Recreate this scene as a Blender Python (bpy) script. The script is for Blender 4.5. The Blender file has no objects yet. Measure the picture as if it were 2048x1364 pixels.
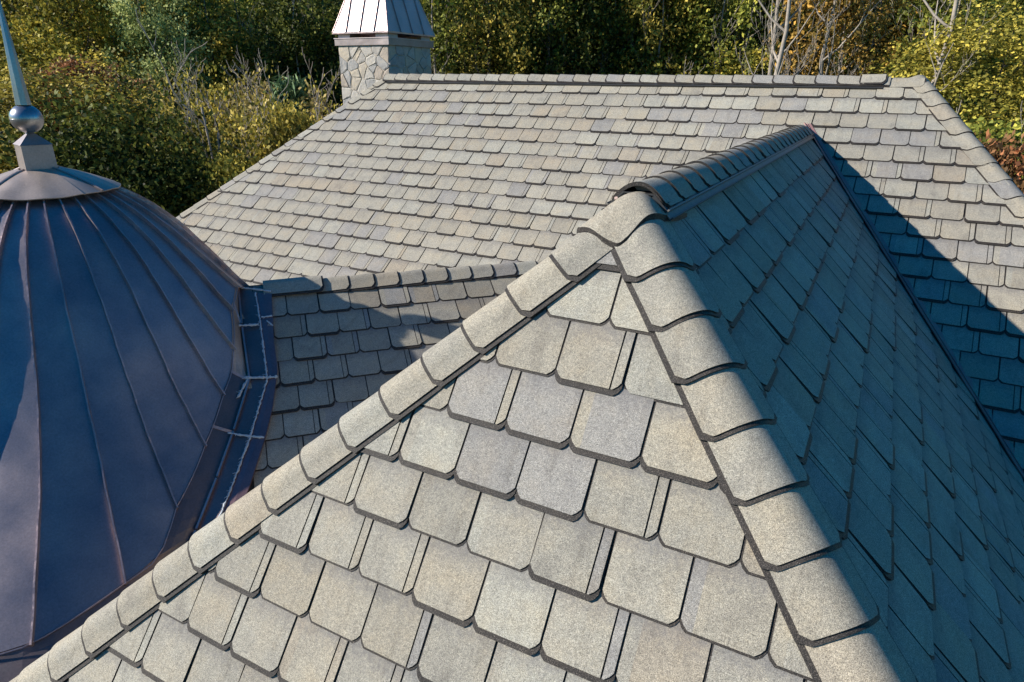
import bpy, math, random
import numpy as np
from mathutils import Vector, Matrix
random.seed(7)
RNG = np.random.default_rng(7)
R_ = math.radians
scene = bpy.context.scene
COL = scene.collection

# ------------------------------------------------------------------ camera
F_PX, PITCH, ROLL, PSI = 1329.78, 0.3705, 0.0104, -0.5058
fw = Vector((math.sin(PSI) * math.cos(PITCH), math.cos(PSI) * math.cos(PITCH), -math.sin(PITCH)))
rt = Vector((math.cos(PSI), -math.sin(PSI), 0))
up = rt.cross(fw)
rt2 = rt * math.cos(ROLL) + up * math.sin(ROLL)
up2 = -rt * math.sin(ROLL) + up * math.cos(ROLL)
cd = bpy.data.cameras.new('camera')
cam = bpy.data.objects.new('camera', cd)
COL.objects.link(cam)
cam.matrix_world = Matrix(((rt2.x, up2.x, -fw.x, 0), (rt2.y, up2.y, -fw.y, 0), (rt2.z, up2.z, -fw.z, 0), (0, 0, 0, 1)))
cd.sensor_width = 36.0
cd.lens = F_PX / 2048 * 36.0
cd.clip_start = 0.05
cd.clip_end = 600
scene.camera = cam

# ------------------------------------------------------------------ light
SUN_AZ, SUN_EL = R_(-125), R_(30.5)          # azimuth clockwise from +Y
SKY_STRENGTH, SUN_STRENGTH = 0.084, 5.0
world = bpy.data.worlds.new('World')
scene.world = world
world.use_nodes = True
wn, wl = world.node_tree.nodes, world.node_tree.links
wn.clear()
sky = wn.new('ShaderNodeTexSky')
sky.sky_type = 'NISHITA'
sky.sun_disc = False
sky.sun_elevation = SUN_EL
sky.sun_rotation = SUN_AZ % (2 * math.pi)
sky.air_density = 1.0
sky.dust_density = 0.4
sky.ozone_density = 3.0
hsv = wn.new('ShaderNodeHueSaturation')
hsv.inputs['Saturation'].default_value = 3.4
bgn = wn.new('ShaderNodeBackground')
bgn.inputs['Strength'].default_value = SKY_STRENGTH
wo = wn.new('ShaderNodeOutputWorld')
wl.new(sky.outputs[0], hsv.inputs['Color'])
wl.new(hsv.outputs[0], bgn.inputs['Color'])
wl.new(bgn.outputs[0], wo.inputs['Surface'])
sd = bpy.data.lights.new('sun', 'SUN')
sd.energy = SUN_STRENGTH
sd.angle = R_(0.5)
sd.color = (1.0, 0.928, 0.82)
sun = bpy.data.objects.new('sun', sd)
COL.objects.link(sun)
sdir = Vector((math.sin(SUN_AZ) * math.cos(SUN_EL), math.cos(SUN_AZ) * math.cos(SUN_EL), math.sin(SUN_EL)))
sun.rotation_euler = sdir.to_track_quat('Z', 'Y').to_euler()
scene.view_settings.view_transform = 'Standard'
scene.view_settings.look = 'None'
scene.view_settings.exposure = 0.68
scene.view_settings.gamma = 1.0
scene.view_settings.use_curve_mapping = False
scene.render.engine = 'CYCLES'
scene.cycles.max_bounces = 6
scene.cycles.diffuse_bounces = 2
scene.cycles.transparent_max_bounces = 4

# ------------------------------------------------------------------ materials
def new_mat(name):
    m = bpy.data.materials.new(name)
    m.use_nodes = True
    nt = m.node_tree
    b = nt.nodes['Principled BSDF']
    return m, nt, b

def N(nt, t, **kw):
    n = nt.nodes.new(t)
    for k, v in kw.items():
        if k in n.inputs.keys():
            n.inputs[k].default_value = v
        else:
            setattr(n, k, v)
    return n

def ramp(nt, fac, stops):
    r = nt.nodes.new('ShaderNodeValToRGB')
    el = r.color_ramp.elements
    while len(el) > 1:
        el.remove(el[-1])
    el[0].position, el[0].color = stops[0][0], (*stops[0][1], 1)
    for p, c in stops[1:]:
        e = el.new(p)
        e.color = (*c, 1)
    nt.links.new(fac, r.inputs['Fac'])
    return r.outputs['Color']

def mixc(nt, fac, a, b, mode='MIX'):
    m = nt.nodes.new('ShaderNodeMix')
    m.data_type = 'RGBA'
    m.blend_type = mode
    for s, v in ((m.inputs[0], fac), (m.inputs[6], a), (m.inputs[7], b)):
        if hasattr(v, 'links') or isinstance(v, bpy.types.NodeSocket):
            nt.links.new(v, s)
        else:
            s.default_value = v if isinstance(v, (int, float)) else (*v, 1)
    return m.outputs[2]

def shingle_mat(name, col, dark=False):
    """Ceramic granules: coloured speckle at the size of a granule, coarser blotches, fine bump."""
    m, nt, b = new_mat(name)
    L = nt.links
    geo = N(nt, 'ShaderNodeNewGeometry')
    pos = geo.outputs['Position']
    n1 = N(nt, 'ShaderNodeTexNoise', Scale=430.0, Detail=2.0, Roughness=0.8)
    L.new(pos, n1.inputs['Vector'])
    n2 = N(nt, 'ShaderNodeTexNoise', Scale=7.0, Detail=4.0, Roughness=0.6)
    L.new(pos, n2.inputs['Vector'])
    n3 = N(nt, 'ShaderNodeTexNoise', Scale=110.0, Detail=3.0, Roughness=0.75)
    L.new(pos, n3.inputs['Vector'])
    c = Vector(col)
    if dark:
        spk = ramp(nt, n1.outputs['Fac'], [(0.30, c * 0.35), (0.50, c), (0.60, c * 2.2), (0.68, Vector((.26, .22, .19)))])
    else:
        spk = ramp(nt, n1.outputs['Fac'], [(0.33, c * 0.30), (0.44, c * 0.78), (0.54, c * 1.08), (0.65, c * 1.75)])
    med = ramp(nt, n3.outputs['Fac'], [(0.30, (.74, .74, .75)), (0.5, (1, 1, 1)), (0.72, (1.22, 1.20, 1.17))])
    out = mixc(nt, 1.0, spk, med, 'MULTIPLY')
    blo = ramp(nt, n2.outputs['Fac'], [(0.28, (.80, .80, .82)), (0.47, (1, 1, 1)), (0.72, (1.08, 1.03, .96))])
    out = mixc(nt, 1.0, out, blo, 'MULTIPLY')
    # sparse dark marks and rusty spots
    n4 = N(nt, 'ShaderNodeTexNoise', Scale=23.0, Detail=5.0, Roughness=0.85)
    L.new(pos, n4.inputs['Vector'])
    spot = N(nt, 'ShaderNodeMapRange')
    spot.inputs['From Min'].default_value = 0.70
    spot.inputs['From Max'].default_value = 0.80
    L.new(n4.outputs['Fac'], spot.inputs['Value'])
    out = mixc(nt, spot.outputs[0], out, tuple(c * 0.55))
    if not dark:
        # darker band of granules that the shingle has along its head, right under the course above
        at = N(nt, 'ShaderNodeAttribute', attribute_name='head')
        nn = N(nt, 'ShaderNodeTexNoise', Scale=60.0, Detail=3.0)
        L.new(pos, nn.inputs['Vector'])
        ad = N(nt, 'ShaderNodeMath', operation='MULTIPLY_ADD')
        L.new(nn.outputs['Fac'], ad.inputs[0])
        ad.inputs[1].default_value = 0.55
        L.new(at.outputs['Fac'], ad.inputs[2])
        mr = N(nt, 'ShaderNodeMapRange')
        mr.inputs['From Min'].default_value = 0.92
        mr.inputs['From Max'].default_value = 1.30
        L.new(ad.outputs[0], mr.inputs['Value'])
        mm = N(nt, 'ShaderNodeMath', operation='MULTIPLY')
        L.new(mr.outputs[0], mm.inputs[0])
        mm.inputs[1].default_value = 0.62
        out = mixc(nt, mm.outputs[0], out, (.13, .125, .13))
    oi = N(nt, 'ShaderNodeObjectInfo')
    orr = ramp(nt, oi.outputs['Random'], [(0.0, (.90, .90, .90)), (0.5, (1, 1, 1)), (1.0, (1.08, 1.075, 1.06))])
    out = mixc(nt, 1.0, out, orr, 'MULTIPLY')
    # weather streaks that run down the slope
    mp = N(nt, 'ShaderNodeMapping')
    mp.inputs['Scale'].default_value = (26.0, 5.0, 5.0)
    L.new(pos, mp.inputs['Vector'])
    ns = N(nt, 'ShaderNodeTexNoise', Scale=1.0, Detail=4.0, Roughness=0.6)
    L.new(mp.outputs[0], ns.inputs['Vector'])
    st = ramp(nt, ns.outputs['Fac'], [(0.30, (.87, .86, .85)), (0.46, (1, 1, 1)), (0.7, (1.04, 1.04, 1.03))])
    out = mixc(nt, 1.0, out, st, 'MULTIPLY')
    L.new(out, b.inputs['Base Color'])
    b.inputs['Roughness'].default_value = 0.82 if not dark else 0.5
    b.inputs['Specular IOR Level'].default_value = 0.25 if not dark else 0.2
    bp = N(nt, 'ShaderNodeBump', Strength=0.55 if not dark else 0.9, Distance=0.0016)
    L.new(n1.outputs['Fac'], bp.inputs['Height'])
    L.new(bp.outputs[0], b.inputs['Normal'])
    return m

SH_COLS = {'grey': (.290, .272, .228), 'pale': (.308, .296, .252), 'tan': (.294, .260, .206), 'slate': (.256, .245, .226), 'warm': (.292, .268, .218)}
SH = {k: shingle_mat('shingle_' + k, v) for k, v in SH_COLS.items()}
SH_KEYS = ['grey'] * 38 + ['pale'] * 17 + ['warm'] * 26 + ['tan'] * 8 + ['slate'] * 11
M_EDGE = shingle_mat('shingle_butt_granules', (.027, .024, .022), dark=True)

def simple(name, col, rough=0.6, metal=0.0, bump=0.0, bscale=30.0, var=0.0, vscale=6.0, col2=None):
    m, nt, b = new_mat(name)
    L = nt.links
    b.inputs['Roughness'].default_value = rough
    b.inputs['Metallic'].default_value = metal
    geo = N(nt, 'ShaderNodeNewGeometry')
    if var or col2:
        n = N(nt, 'ShaderNodeTexNoise', Scale=vscale, Detail=5.0, Roughness=0.65)
        L.new(geo.outputs['Position'], n.inputs['Vector'])
        c = Vector(col)
        c2 = Vector(col2) if col2 else c * (1 + var)
        out = ramp(nt, n.outputs['Fac'], [(0.32, c * (1 - var)), (0.5, c), (0.68, c2)])
        L.new(out, b.inputs['Base Color'])
    else:
        b.inputs['Base Color'].default_value = (*col, 1)
    if bump:
        n = N(nt, 'ShaderNodeTexNoise', Scale=bscale, Detail=3.0)
        L.new(geo.outputs['Position'], n.inputs['Vector'])
        bp = N(nt, 'ShaderNodeBump', Strength=bump, Distance=0.01)
        L.new(n.outputs['Fac'], bp.inputs['Height'])
        L.new(bp.outputs[0], b.inputs['Normal'])
    return m

def copper_mat(name, c1, c2, rough, metal, dent=0.25, spots=0.0, dscale=3.0):
    """Weathered sheet copper: metallic, blotched patina, oil-canning dents."""
    m, nt, b = new_mat(name)
    L = nt.links
    geo = N(nt, 'ShaderNodeNewGeometry')
    n = N(nt, 'ShaderNodeTexNoise', Scale=2.6, Detail=5.0, Roughness=0.6)
    L.new(geo.outputs['Position'], n.inputs['Vector'])
    out = ramp(nt, n.outputs['Fac'], [(0.35, c1), (0.62, c2)])
    f = N(nt, 'ShaderNodeTexNoise', Scale=90.0, Detail=4.0, Roughness=0.8)
    L.new(geo.outputs['Position'], f.inputs['Vector'])
    fr = ramp(nt, f.outputs['Fac'], [(0.3, (.82, .82, .82)), (0.7, (1.15, 1.15, 1.15))])
    out = mixc(nt, 1.0, out, fr, 'MULTIPLY')
    if spots:
        s = N(nt, 'ShaderNodeTexNoise', Scale=9.0, Detail=6.0, Roughness=0.75)
        L.new(geo.outputs['Position'], s.inputs['Vector'])
        mr = N(nt, 'ShaderNodeMapRange')
        mr.inputs['From Min'].default_value = 0.60
        mr.inputs['From Max'].default_value = 0.72
        mr.inputs['To Max'].default_value = spots
        L.new(s.outputs['Fac'], mr.inputs['Value'])
        out = mixc(nt, mr.outputs[0], out, (.42, .16, .09))
    L.new(out, b.inputs['Base Color'])
    b.inputs['Metallic'].default_value = metal
    rr = N(nt, 'ShaderNodeMapRange')
    rr.inputs['To Min'].default_value = rough * 0.85
    rr.inputs['To Max'].default_value = rough * 1.2
    L.new(n.outputs['Fac'], rr.inputs['Value'])
    L.new(rr.outputs[0], b.inputs['Roughness'])
    d = N(nt, 'ShaderNodeTexNoise', Scale=dscale, Detail=2.0)
    L.new(geo.outputs['Position'], d.inputs['Vector'])
    bp = N(nt, 'ShaderNodeBump', Strength=dent, Distance=0.06)
    L.new(d.outputs['Fac'], bp.inputs['Height'])
    bp2 = N(nt, 'ShaderNodeBump', Strength=0.12, Distance=0.002)
    L.new(f.outputs['Fac'], bp2.inputs['Height'])
    L.new(bp.outputs[0], bp2.inputs['Normal'])
    L.new(bp2.outputs[0], b.inputs['Normal'])
    return m

M_COPPER = copper_mat('patinated_copper', (.24, .22, .24), (.38, .31, .30), 0.36, 0.78, 0.16, dscale=2.0)
M_COPPER_CAP = copper_mat('brown_copper', (.36, .28, .23), (.46, .37, .31), 0.45, 0.6, 0.2)
M_COPPER_RIB = copper_mat('seam_copper', (.36, .29, .29), (.52, .38, .36), 0.40, 0.8, 0.12, spots=0.25, dscale=20.0)
M_COPPER_BOX = copper_mat('grey_copper', (.24, .20, .195), (.32, .27, .26), 0.45, 0.6, 0.2)
M_COPPER_SPIRE = copper_mat('spire_copper', (.24, .26, .30), (.34, .34, .36), 0.30, 0.9, 0.1)
M_COPPER_FLASH = copper_mat('flashing_copper', (.13, .12, .125), (.21, .155, .15), 0.42, 0.75, 0.3, spots=0.15)
M_COPPER_VALLEY = copper_mat('valley_copper', (.27, .14, .14), (.36, .20, .18), 0.55, 0.1, 0.2, spots=0.5)
M_COPPER_NEW = copper_mat('bright_copper', (.42, .35, .34), (.50, .42, .42), 0.50, 0.4, 0.12)
M_CAULK = simple('caulk', (.42, .46, .50), 0.6, bump=0.6, bscale=80)
M_VENT = simple('black_plastic', (.035, .036, .038), 0.45, bump=0.1)
M_VENTMETAL = simple('vent_edge', (.16, .15, .14), 0.45, metal=0.3, var=0.2, vscale=30)
M_DECK = simple('dark_underlayment', (.035, .033, .033), 0.9, bump=0.4, bscale=200)
M_NAIL = simple('nail_head', (.45, .33, .28), 0.5)
M_STUCCO = simple('wall_render', (.34, .31, .26), 0.9, bump=0.3, bscale=60, var=0.1)
M_FASCIA = simple('fascia_paint', (.55, .52, .46), 0.6)
M_MORTAR = simple('mortar', (.46, .40, .33), 0.95, bump=0.8, bscale=60, var=0.2, vscale=12)
def stone_mat(name, c, c2):
    return simple(name, c, 0.9, bump=0.9, bscale=28, var=0.18, vscale=9, col2=c2)
M_STONES = [stone_mat('stone_grey', (.36, .335, .30), (.42, .385, .34)), stone_mat('stone_buff', (.42, .37, .30), (.46, .39, .29)),
            stone_mat('stone_blue', (.31, .30, .285), (.37, .345, .31)), stone_mat('stone_light', (.43, .40, .355), (.38, .34, .28)),
            stone_mat('stone_rust', (.35, .30, .25), (.42, .34, .25))]
M_BARK = simple('bark_brown', (.13, .105, .085), 0.95, bump=0.8, bscale=14, var=0.35, vscale=8)
M_BARK_PALE = simple('bark_pale', (.30, .26, .215), 0.9, bump=0.6, bscale=14, var=0.3, vscale=5)

def leaf_mat(name, a, b_, c3, trans=0.28):
    g_ = 0.62 if 'dark' in name else 1.0  # dark foliage dimmed further: deep shade put into the leaf colour
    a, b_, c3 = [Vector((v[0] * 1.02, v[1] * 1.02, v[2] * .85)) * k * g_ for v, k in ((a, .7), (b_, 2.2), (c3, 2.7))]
    m, nt, b = new_mat(name)
    L = nt.links
    at = N(nt, 'ShaderNodeAttribute', attribute_name='tint')
    col = ramp(nt, at.outputs['Fac'], [(0.0, a), (0.55, b_), (1.0, c3)])
    L.new(col, b.inputs['Base Color'])
    b.inputs['Roughness'].default_value = 0.6
    b.inputs['Specular IOR Level'].default_value = 0.15
    tr = N(nt, 'ShaderNodeBsdfTranslucent')
    L.new(col, tr.inputs['Color'])
    mx = N(nt, 'ShaderNodeMixShader')
    mx.inputs[0].default_value = trans
    out = nt.nodes['Material Output']
    L.new(b.outputs[0], mx.inputs[1])
    L.new(tr.outputs[0], mx.inputs[2])
    L.new(mx.outputs[0], out.inputs['Surface'])
    return m

LEAF = {
    'dark': leaf_mat('leaf_dark_green_shaded', (.022, .030, .010), (.055, .070, .018), (.13, .135, .030)),
    'green': leaf_mat('leaf_green', (.040, .050, .012), (.100, .112, .024), (.22, .20, .040)),
    'olive': leaf_mat('leaf_olive', (.062, .054, .014), (.145, .122, .028), (.28, .21, .045)),
    'yellow': leaf_mat('leaf_yellow', (.070, .068, .016), (.170, .150, .032), (.33, .26, .055)),
    'orange': leaf_mat('leaf_orange', (.060, .050, .016), (.16, .105, .030), (.36, .20, .05)),
    'red': leaf_mat('leaf_red', (.040, .030, .014), (.10, .055, .028), (.22, .085, .045)),
    'pale': leaf_mat('leaf_pale_green', (.06, .085, .035), (.13, .155, .062), (.25, .26, .12)),
    'tan': leaf_mat('leaf_tan', (.095, .075, .030), (.20, .155, .065), (.34, .26, .11)),
    'pine': leaf_mat('needle_blue_green', (.022, .042, .024), (.05, .085, .045), (.10, .14, .07), 0.15),
}

# ------------------------------------------------------------------ scene graph helpers
def thing(name, label, cat, loc=(0, 0, 0), group=None):
    o = bpy.data.objects.new(name, None)
    o.empty_display_size = 0.2
    COL.objects.link(o)
    o.location = loc
    o['label'] = label
    o['category'] = cat
    if group:
        o['group'] = group
    return o

def tag(o, label, cat, group=None):
    o['label'] = label
    o['category'] = cat
    if group:
        o['group'] = group
    return o

def mesh(name, V, Fc, mats, mi=None, smooth=False, attrs=None):
    me = bpy.data.meshes.new(name)
    me.from_pydata([tuple(v) for v in V], [], Fc)
    for m in (mats if isinstance(mats, (list, tuple)) else [mats]):
        me.materials.append(m)
    if mi is not None:
        me.polygons.foreach_set('material_index', mi)
    if smooth:
        me.polygons.foreach_set('use_smooth', [True] * len(me.polygons))
    if attrs:
        for k, v in attrs.items():
            a = me.attributes.new(k, 'FLOAT', 'POINT')
            a.data.foreach_set('value', v)
    me.update()
    return me

def link(name, me, parent=None, world=None):
    """Link a mesh; WORLD is the matrix that takes mesh coordinates to the scene."""
    o = bpy.data.objects.new(name, me)
    COL.objects.link(o)
    M = world if world is not None else Matrix.Identity(4)
    if parent is not None:
        o.parent = parent
        q, base = parent, Matrix.Identity(4)
        while q is not None:
            base = Matrix.LocRotScale(q.location, q.rotation_euler, q.scale) @ base
            q = q.parent
        M = base.inverted() @ M
    o.matrix_basis = M
    return o

class MB:
    """Collects boxes, tubes and sheets into one mesh (world coordinates)."""
    def __init__(self):
        self.V, self.F, self.M = [], [], []
    def add(self, V, F, m=0):
        n = len(self.V)
        self.V += [Vector(v) for v in V]
        self.F += [tuple(n + i for i in f) for f in F]
        self.M += [m] * len(F)
    def hexa(self, P, m=0):      # P: 4 bottom + 4 top points
        self.add(P, [(3, 2, 1, 0), (4, 5, 6, 7), (0, 1, 5, 4), (1, 2, 6, 5), (2, 3, 7, 6), (3, 0, 4, 7)], m)
    def bar(self, a, b, w, h, upv=(0, 0, 1), m=0):
        a, b = Vector(a), Vector(b)
        d = (b - a).normalized()
        u = Vector(upv)
        s = d.cross(u).normalized() * w / 2
        u = s.cross(d).normalized() * h / 2
        self.hexa([a - s - u, a + s - u, b + s - u, b - s - u, a - s + u, a + s + u, b + s + u, b - s + u], m)
    def tube(self, pts, rad, n=8, m=0, cap=True):
        pts = [Vector(p) for p in pts]
        rad = rad if isinstance(rad, (list, tuple)) else [rad] * len(pts)
        base = len(self.V)
        prev = None
        for i, p in enumerate(pts):
            d = (pts[min(i + 1, len(pts) - 1)] - pts[max(i - 1, 0)]).normalized()
            if prev is None:
                s = d.orthogonal().normalized()
            else:
                s = (prev - d * prev.dot(d)).normalized()
            prev = s
            t = d.cross(s)
            for k in range(n):
                a = 2 * math.pi * k / n
                self.V.append(p + (s * math.cos(a) + t * math.sin(a)) * rad[i])
        for i in range(len(pts) - 1):
            for k in range(n):
                a, b_ = base + i * n + k, base + i * n + (k + 1) % n
                self.F.append((a, b_, b_ + n, a + n))
                self.M.append(m)
        if cap:
            self.F.append(tuple(base + k for k in range(n))[::-1])
            self.F.append(tuple(base + (len(pts) - 1) * n + k for k in range(n)))
            self.M += [m, m]
    def grid(self, rows, m=0, thick=0.0, nrm=None):
        """rows: list of equally long lists of points"""
        base = len(self.V)
        nr, nc = len(rows), len(rows[0])
        for r in rows:
            self.V += [Vector(p) for p in r]
        for i in range(nr - 1):
            for j in range(nc - 1):
                a = base + i * nc + j
                self.F.append((a, a + 1, a + nc + 1, a + nc))
                self.M.append(m)
    def mesh(self, name, mats, smooth=False):
        return mesh(name, self.V, self.F, mats, self.M, smooth)
    def build(self, name, mats, parent=None, smooth=False):
        return link(name, self.mesh(name, mats, smooth), parent)

# ------------------------------------------------------------------ roof geometry (metres; camera at 0,0,0)
B = -0.0113
def n2w(x, y=None, z=None):
    if y is None:
        x, y, z = x
    return Vector((x * math.cos(B) + y * math.sin(B), -x * math.sin(B) + y * math.cos(B), z))

class Plane:
    """Roof slope: origin O on its ridge, A along the courses, S down the slope, Nn outward."""
    def __init__(self, O, A, S):
        self.O, self.A, self.S = Vector(O), Vector(A).normalized(), Vector(S).normalized()
        self.N = self.A.cross(self.S).normalized()
        if self.N.z < 0:
            self.N = -self.N
    def P(self, a, s, n=0.0):
        return self.O + self.A * a + self.S * s + self.N * n
    def uv(self, p):
        d = Vector(p) - self.O
        return d.dot(self.A), d.dot(self.S)
    def h(self, p):
        return (Vector(p) - self.O).dot(self.N)
    def mat(self, a=0, s=0, n=0):
        o = self.P(a, s, n)
        return Matrix(((self.A.x, self.S.x, self.N.x, o.x), (self.A.y, self.S.y, self.N.y, o.y), (self.A.z, self.S.z, self.N.z, o.z), (0, 0, 0, 1)))

TW = 0.2321          # tab width
EXP = 0.2032         # exposure
# main roof
MY, MZ, MP = 7.6237, 0.0161, 0.66973
RS = -0.08           # slope distance of the true ridge above the first measured line
main = Plane((0, MY - RS * -1 * math.cos(MP) * -1, MZ), (1, 0, 0), (0, -math.cos(MP), -math.sin(MP)))
main.O = Vector((0, MY, MZ)) - main.S * 0.08
MRY, MRZ = main.O.y, main.O.z
HL, HR = 0.8214, 0.7523           # hip directions in plan, x per y
xL = lambda y: -12.4382 + HL * y - 0.13
xR = lambda y: 5.7645 - HR * y + 0.13
# front wing, in its own frame rotated by B
AX, AY, AZ = -0.730, 2.221, -0.360
TF, TL, TR = 1.4201, 0.8828, 1.0483
kL, kR = 1.46, 1.3547
TL = TF / kL
n2 = lambda v: n2w(*v)
cf = 1 / math.hypot(1, TF)
front = Plane(n2w(AX, AY, AZ), n2w(1, 0, 0), n2w(0, -cf, -TF * cf))
cr = 1 / math.hypot(1, TR)
right = Plane(n2w(AX, AY, AZ), n2w(0, 1, 0), n2w(cr, 0, -TR * cr))
cl = 1 / math.hypot(1, TL)
left = Plane(n2w(AX, AY, AZ), n2w(0, -1, 0), n2w(-cl, 0, -TL * cl))
# small connecting roof
al, pt, D_ = .8481, .5862, 4.1242
hh = Vector((math.cos(al), math.sin(al), 0))
nr_ = Vector((hh.y * math.sin(pt), -hh.x * math.sin(pt), math.cos(pt)))
sdn = Vector((hh.y * math.cos(pt), -hh.x * math.cos(pt), -math.sin(pt)))
S_R = -3.4615 - 0.11
small = Plane(-nr_ * D_ + sdn * S_R, hh, sdn)
small_back = Plane(small.O, -hh, Vector((-hh.y * math.cos(pt), hh.x * math.cos(pt), -math.sin(pt))))

def clip_poly(poly, hp):
    """keep the side where hp(p) >= 0 (linear function)"""
    out = []
    for i in range(len(poly)):
        a, b = poly[i], poly[(i + 1) % len(poly)]
        fa, fb = hp(a), hp(b)
        if fa >= 0:
            out.append(a)
        if (fa >= 0) != (fb >= 0):
            t = fa / (fa - fb)
            out.append((a[0] + (b[0] - a[0]) * t, a[1] + (b[1] - a[1]) * t))
    return out

def area(poly):
    return 0.5 * sum(poly[i][0] * poly[(i + 1) % len(poly)][1] - poly[(i + 1) % len(poly)][0] * poly[i][1] for i in range(len(poly)))

LAP = 0.045
def under_piece(w, e, hb):
    """the dark lower lamination: fills the joints and shows as a band below the butt"""
    d = 0.019 if hb > 0.015 else 0.008
    top, ch = -LAP, 0.026
    return [(0, top), (w, top), (w, e - ch + d * .9), (w - ch * .35, e - ch * .42 + d), (w - ch * .9, e + d), (ch * .9, e + d), (ch * .35, e - ch * .42 + d), (0, e - ch + d * .9)]
def tab_pieces(w, e, kind, c1, c2):
    """outline of one shingle tab with clipped lower corners -> [(polygon, colour)], coordinates (a, s) from the tab's upper left exposed corner"""
    g, ch = 0.0042, 0.026
    top = -LAP
    base = [(g, top), (w - g, top), (w - g, e - ch), (w - g - ch * .38, e - ch * .46), (w - g - ch * .92, e), (g + ch * .92, e), (g + ch * .38, e - ch * .46), (g, e - ch)]
    if kind == 0:
        return [(base, c1)]
    if kind == 1:      # a narrow lamination along the right side
        x = w - 0.036
        return [(clip_poly(base, lambda p: x - 0.0026 - p[0]), c1), (clip_poly(base, lambda p: p[0] - x - 0.0026), c2)]
    if kind == 2:      # colour changes on the left without a joint
        x = 0.042
        return [(clip_poly(base, lambda p: x - p[0]), c2), (clip_poly(base, lambda p: p[0] - x), c1)]
    x, y = w - 0.036, 0.042
    a = clip_poly(base, lambda p: x - 0.0026 - p[0])
    return [(clip_poly(a, lambda p: y - p[0]), c2), (clip_poly(a, lambda p: p[0] - y), c1), (clip_poly(base, lambda p: p[0] - x - 0.0026), c2)]

MATS = [M_EDGE] + [SH[k] for k in SH_COLS]
MIDX = {k: i + 1 for i, k in enumerate(SH_COLS)}

def tab_geo(pieces, e, hb):
    V, Fc, MI, HD = [], [], [], []
    for poly, c in pieces:
        if len(poly) < 3 or abs(area(poly)) < 1e-4:
            continue
        if area(poly) < 0:
            poly = poly[::-1]
        n, k = len(V), len(poly)
        H = (lambda s: 0.001 + (s + LAP) / (e + LAP) * (hb - 0.0055)) if c == 'under' else (lambda s: 0.005 + (s + LAP) / (e + LAP) * (hb - 0.005))
        V += [(p[0], p[1], 0.0) for p in poly] + [(p[0], p[1], H(p[1])) for p in poly]
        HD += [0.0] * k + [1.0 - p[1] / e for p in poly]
        Fc.append(tuple(range(n + k, n + 2 * k)))
        MI.append(0 if c == 'under' else MIDX[c])
        for i in range(k):
            j = (i + 1) % k
            Fc.append((n + i, n + j, n + k + j, n + k + i))
            MI.append(0)
    return V, Fc, MI, HD

_cache = {}
def flip(pl):
    # (A, S, N) must be right handed for face winding
    return pl.A.cross(pl.S).dot(pl.N) < 0

def project(p):
    d = p.dot(fw)
    if d < 0.1:
        return None
    return (512 + F_PX / 2 * p.dot(rt2) / d, 341 - F_PX / 2 * p.dot(up2) / d, d)

def make_mesh_from(V, Fc, MI, HD, name, rev):
    if rev:
        Fc = [f[::-1] for f in Fc]
    return mesh(name, V, Fc, MATS, MI, attrs={'head': HD})

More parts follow.
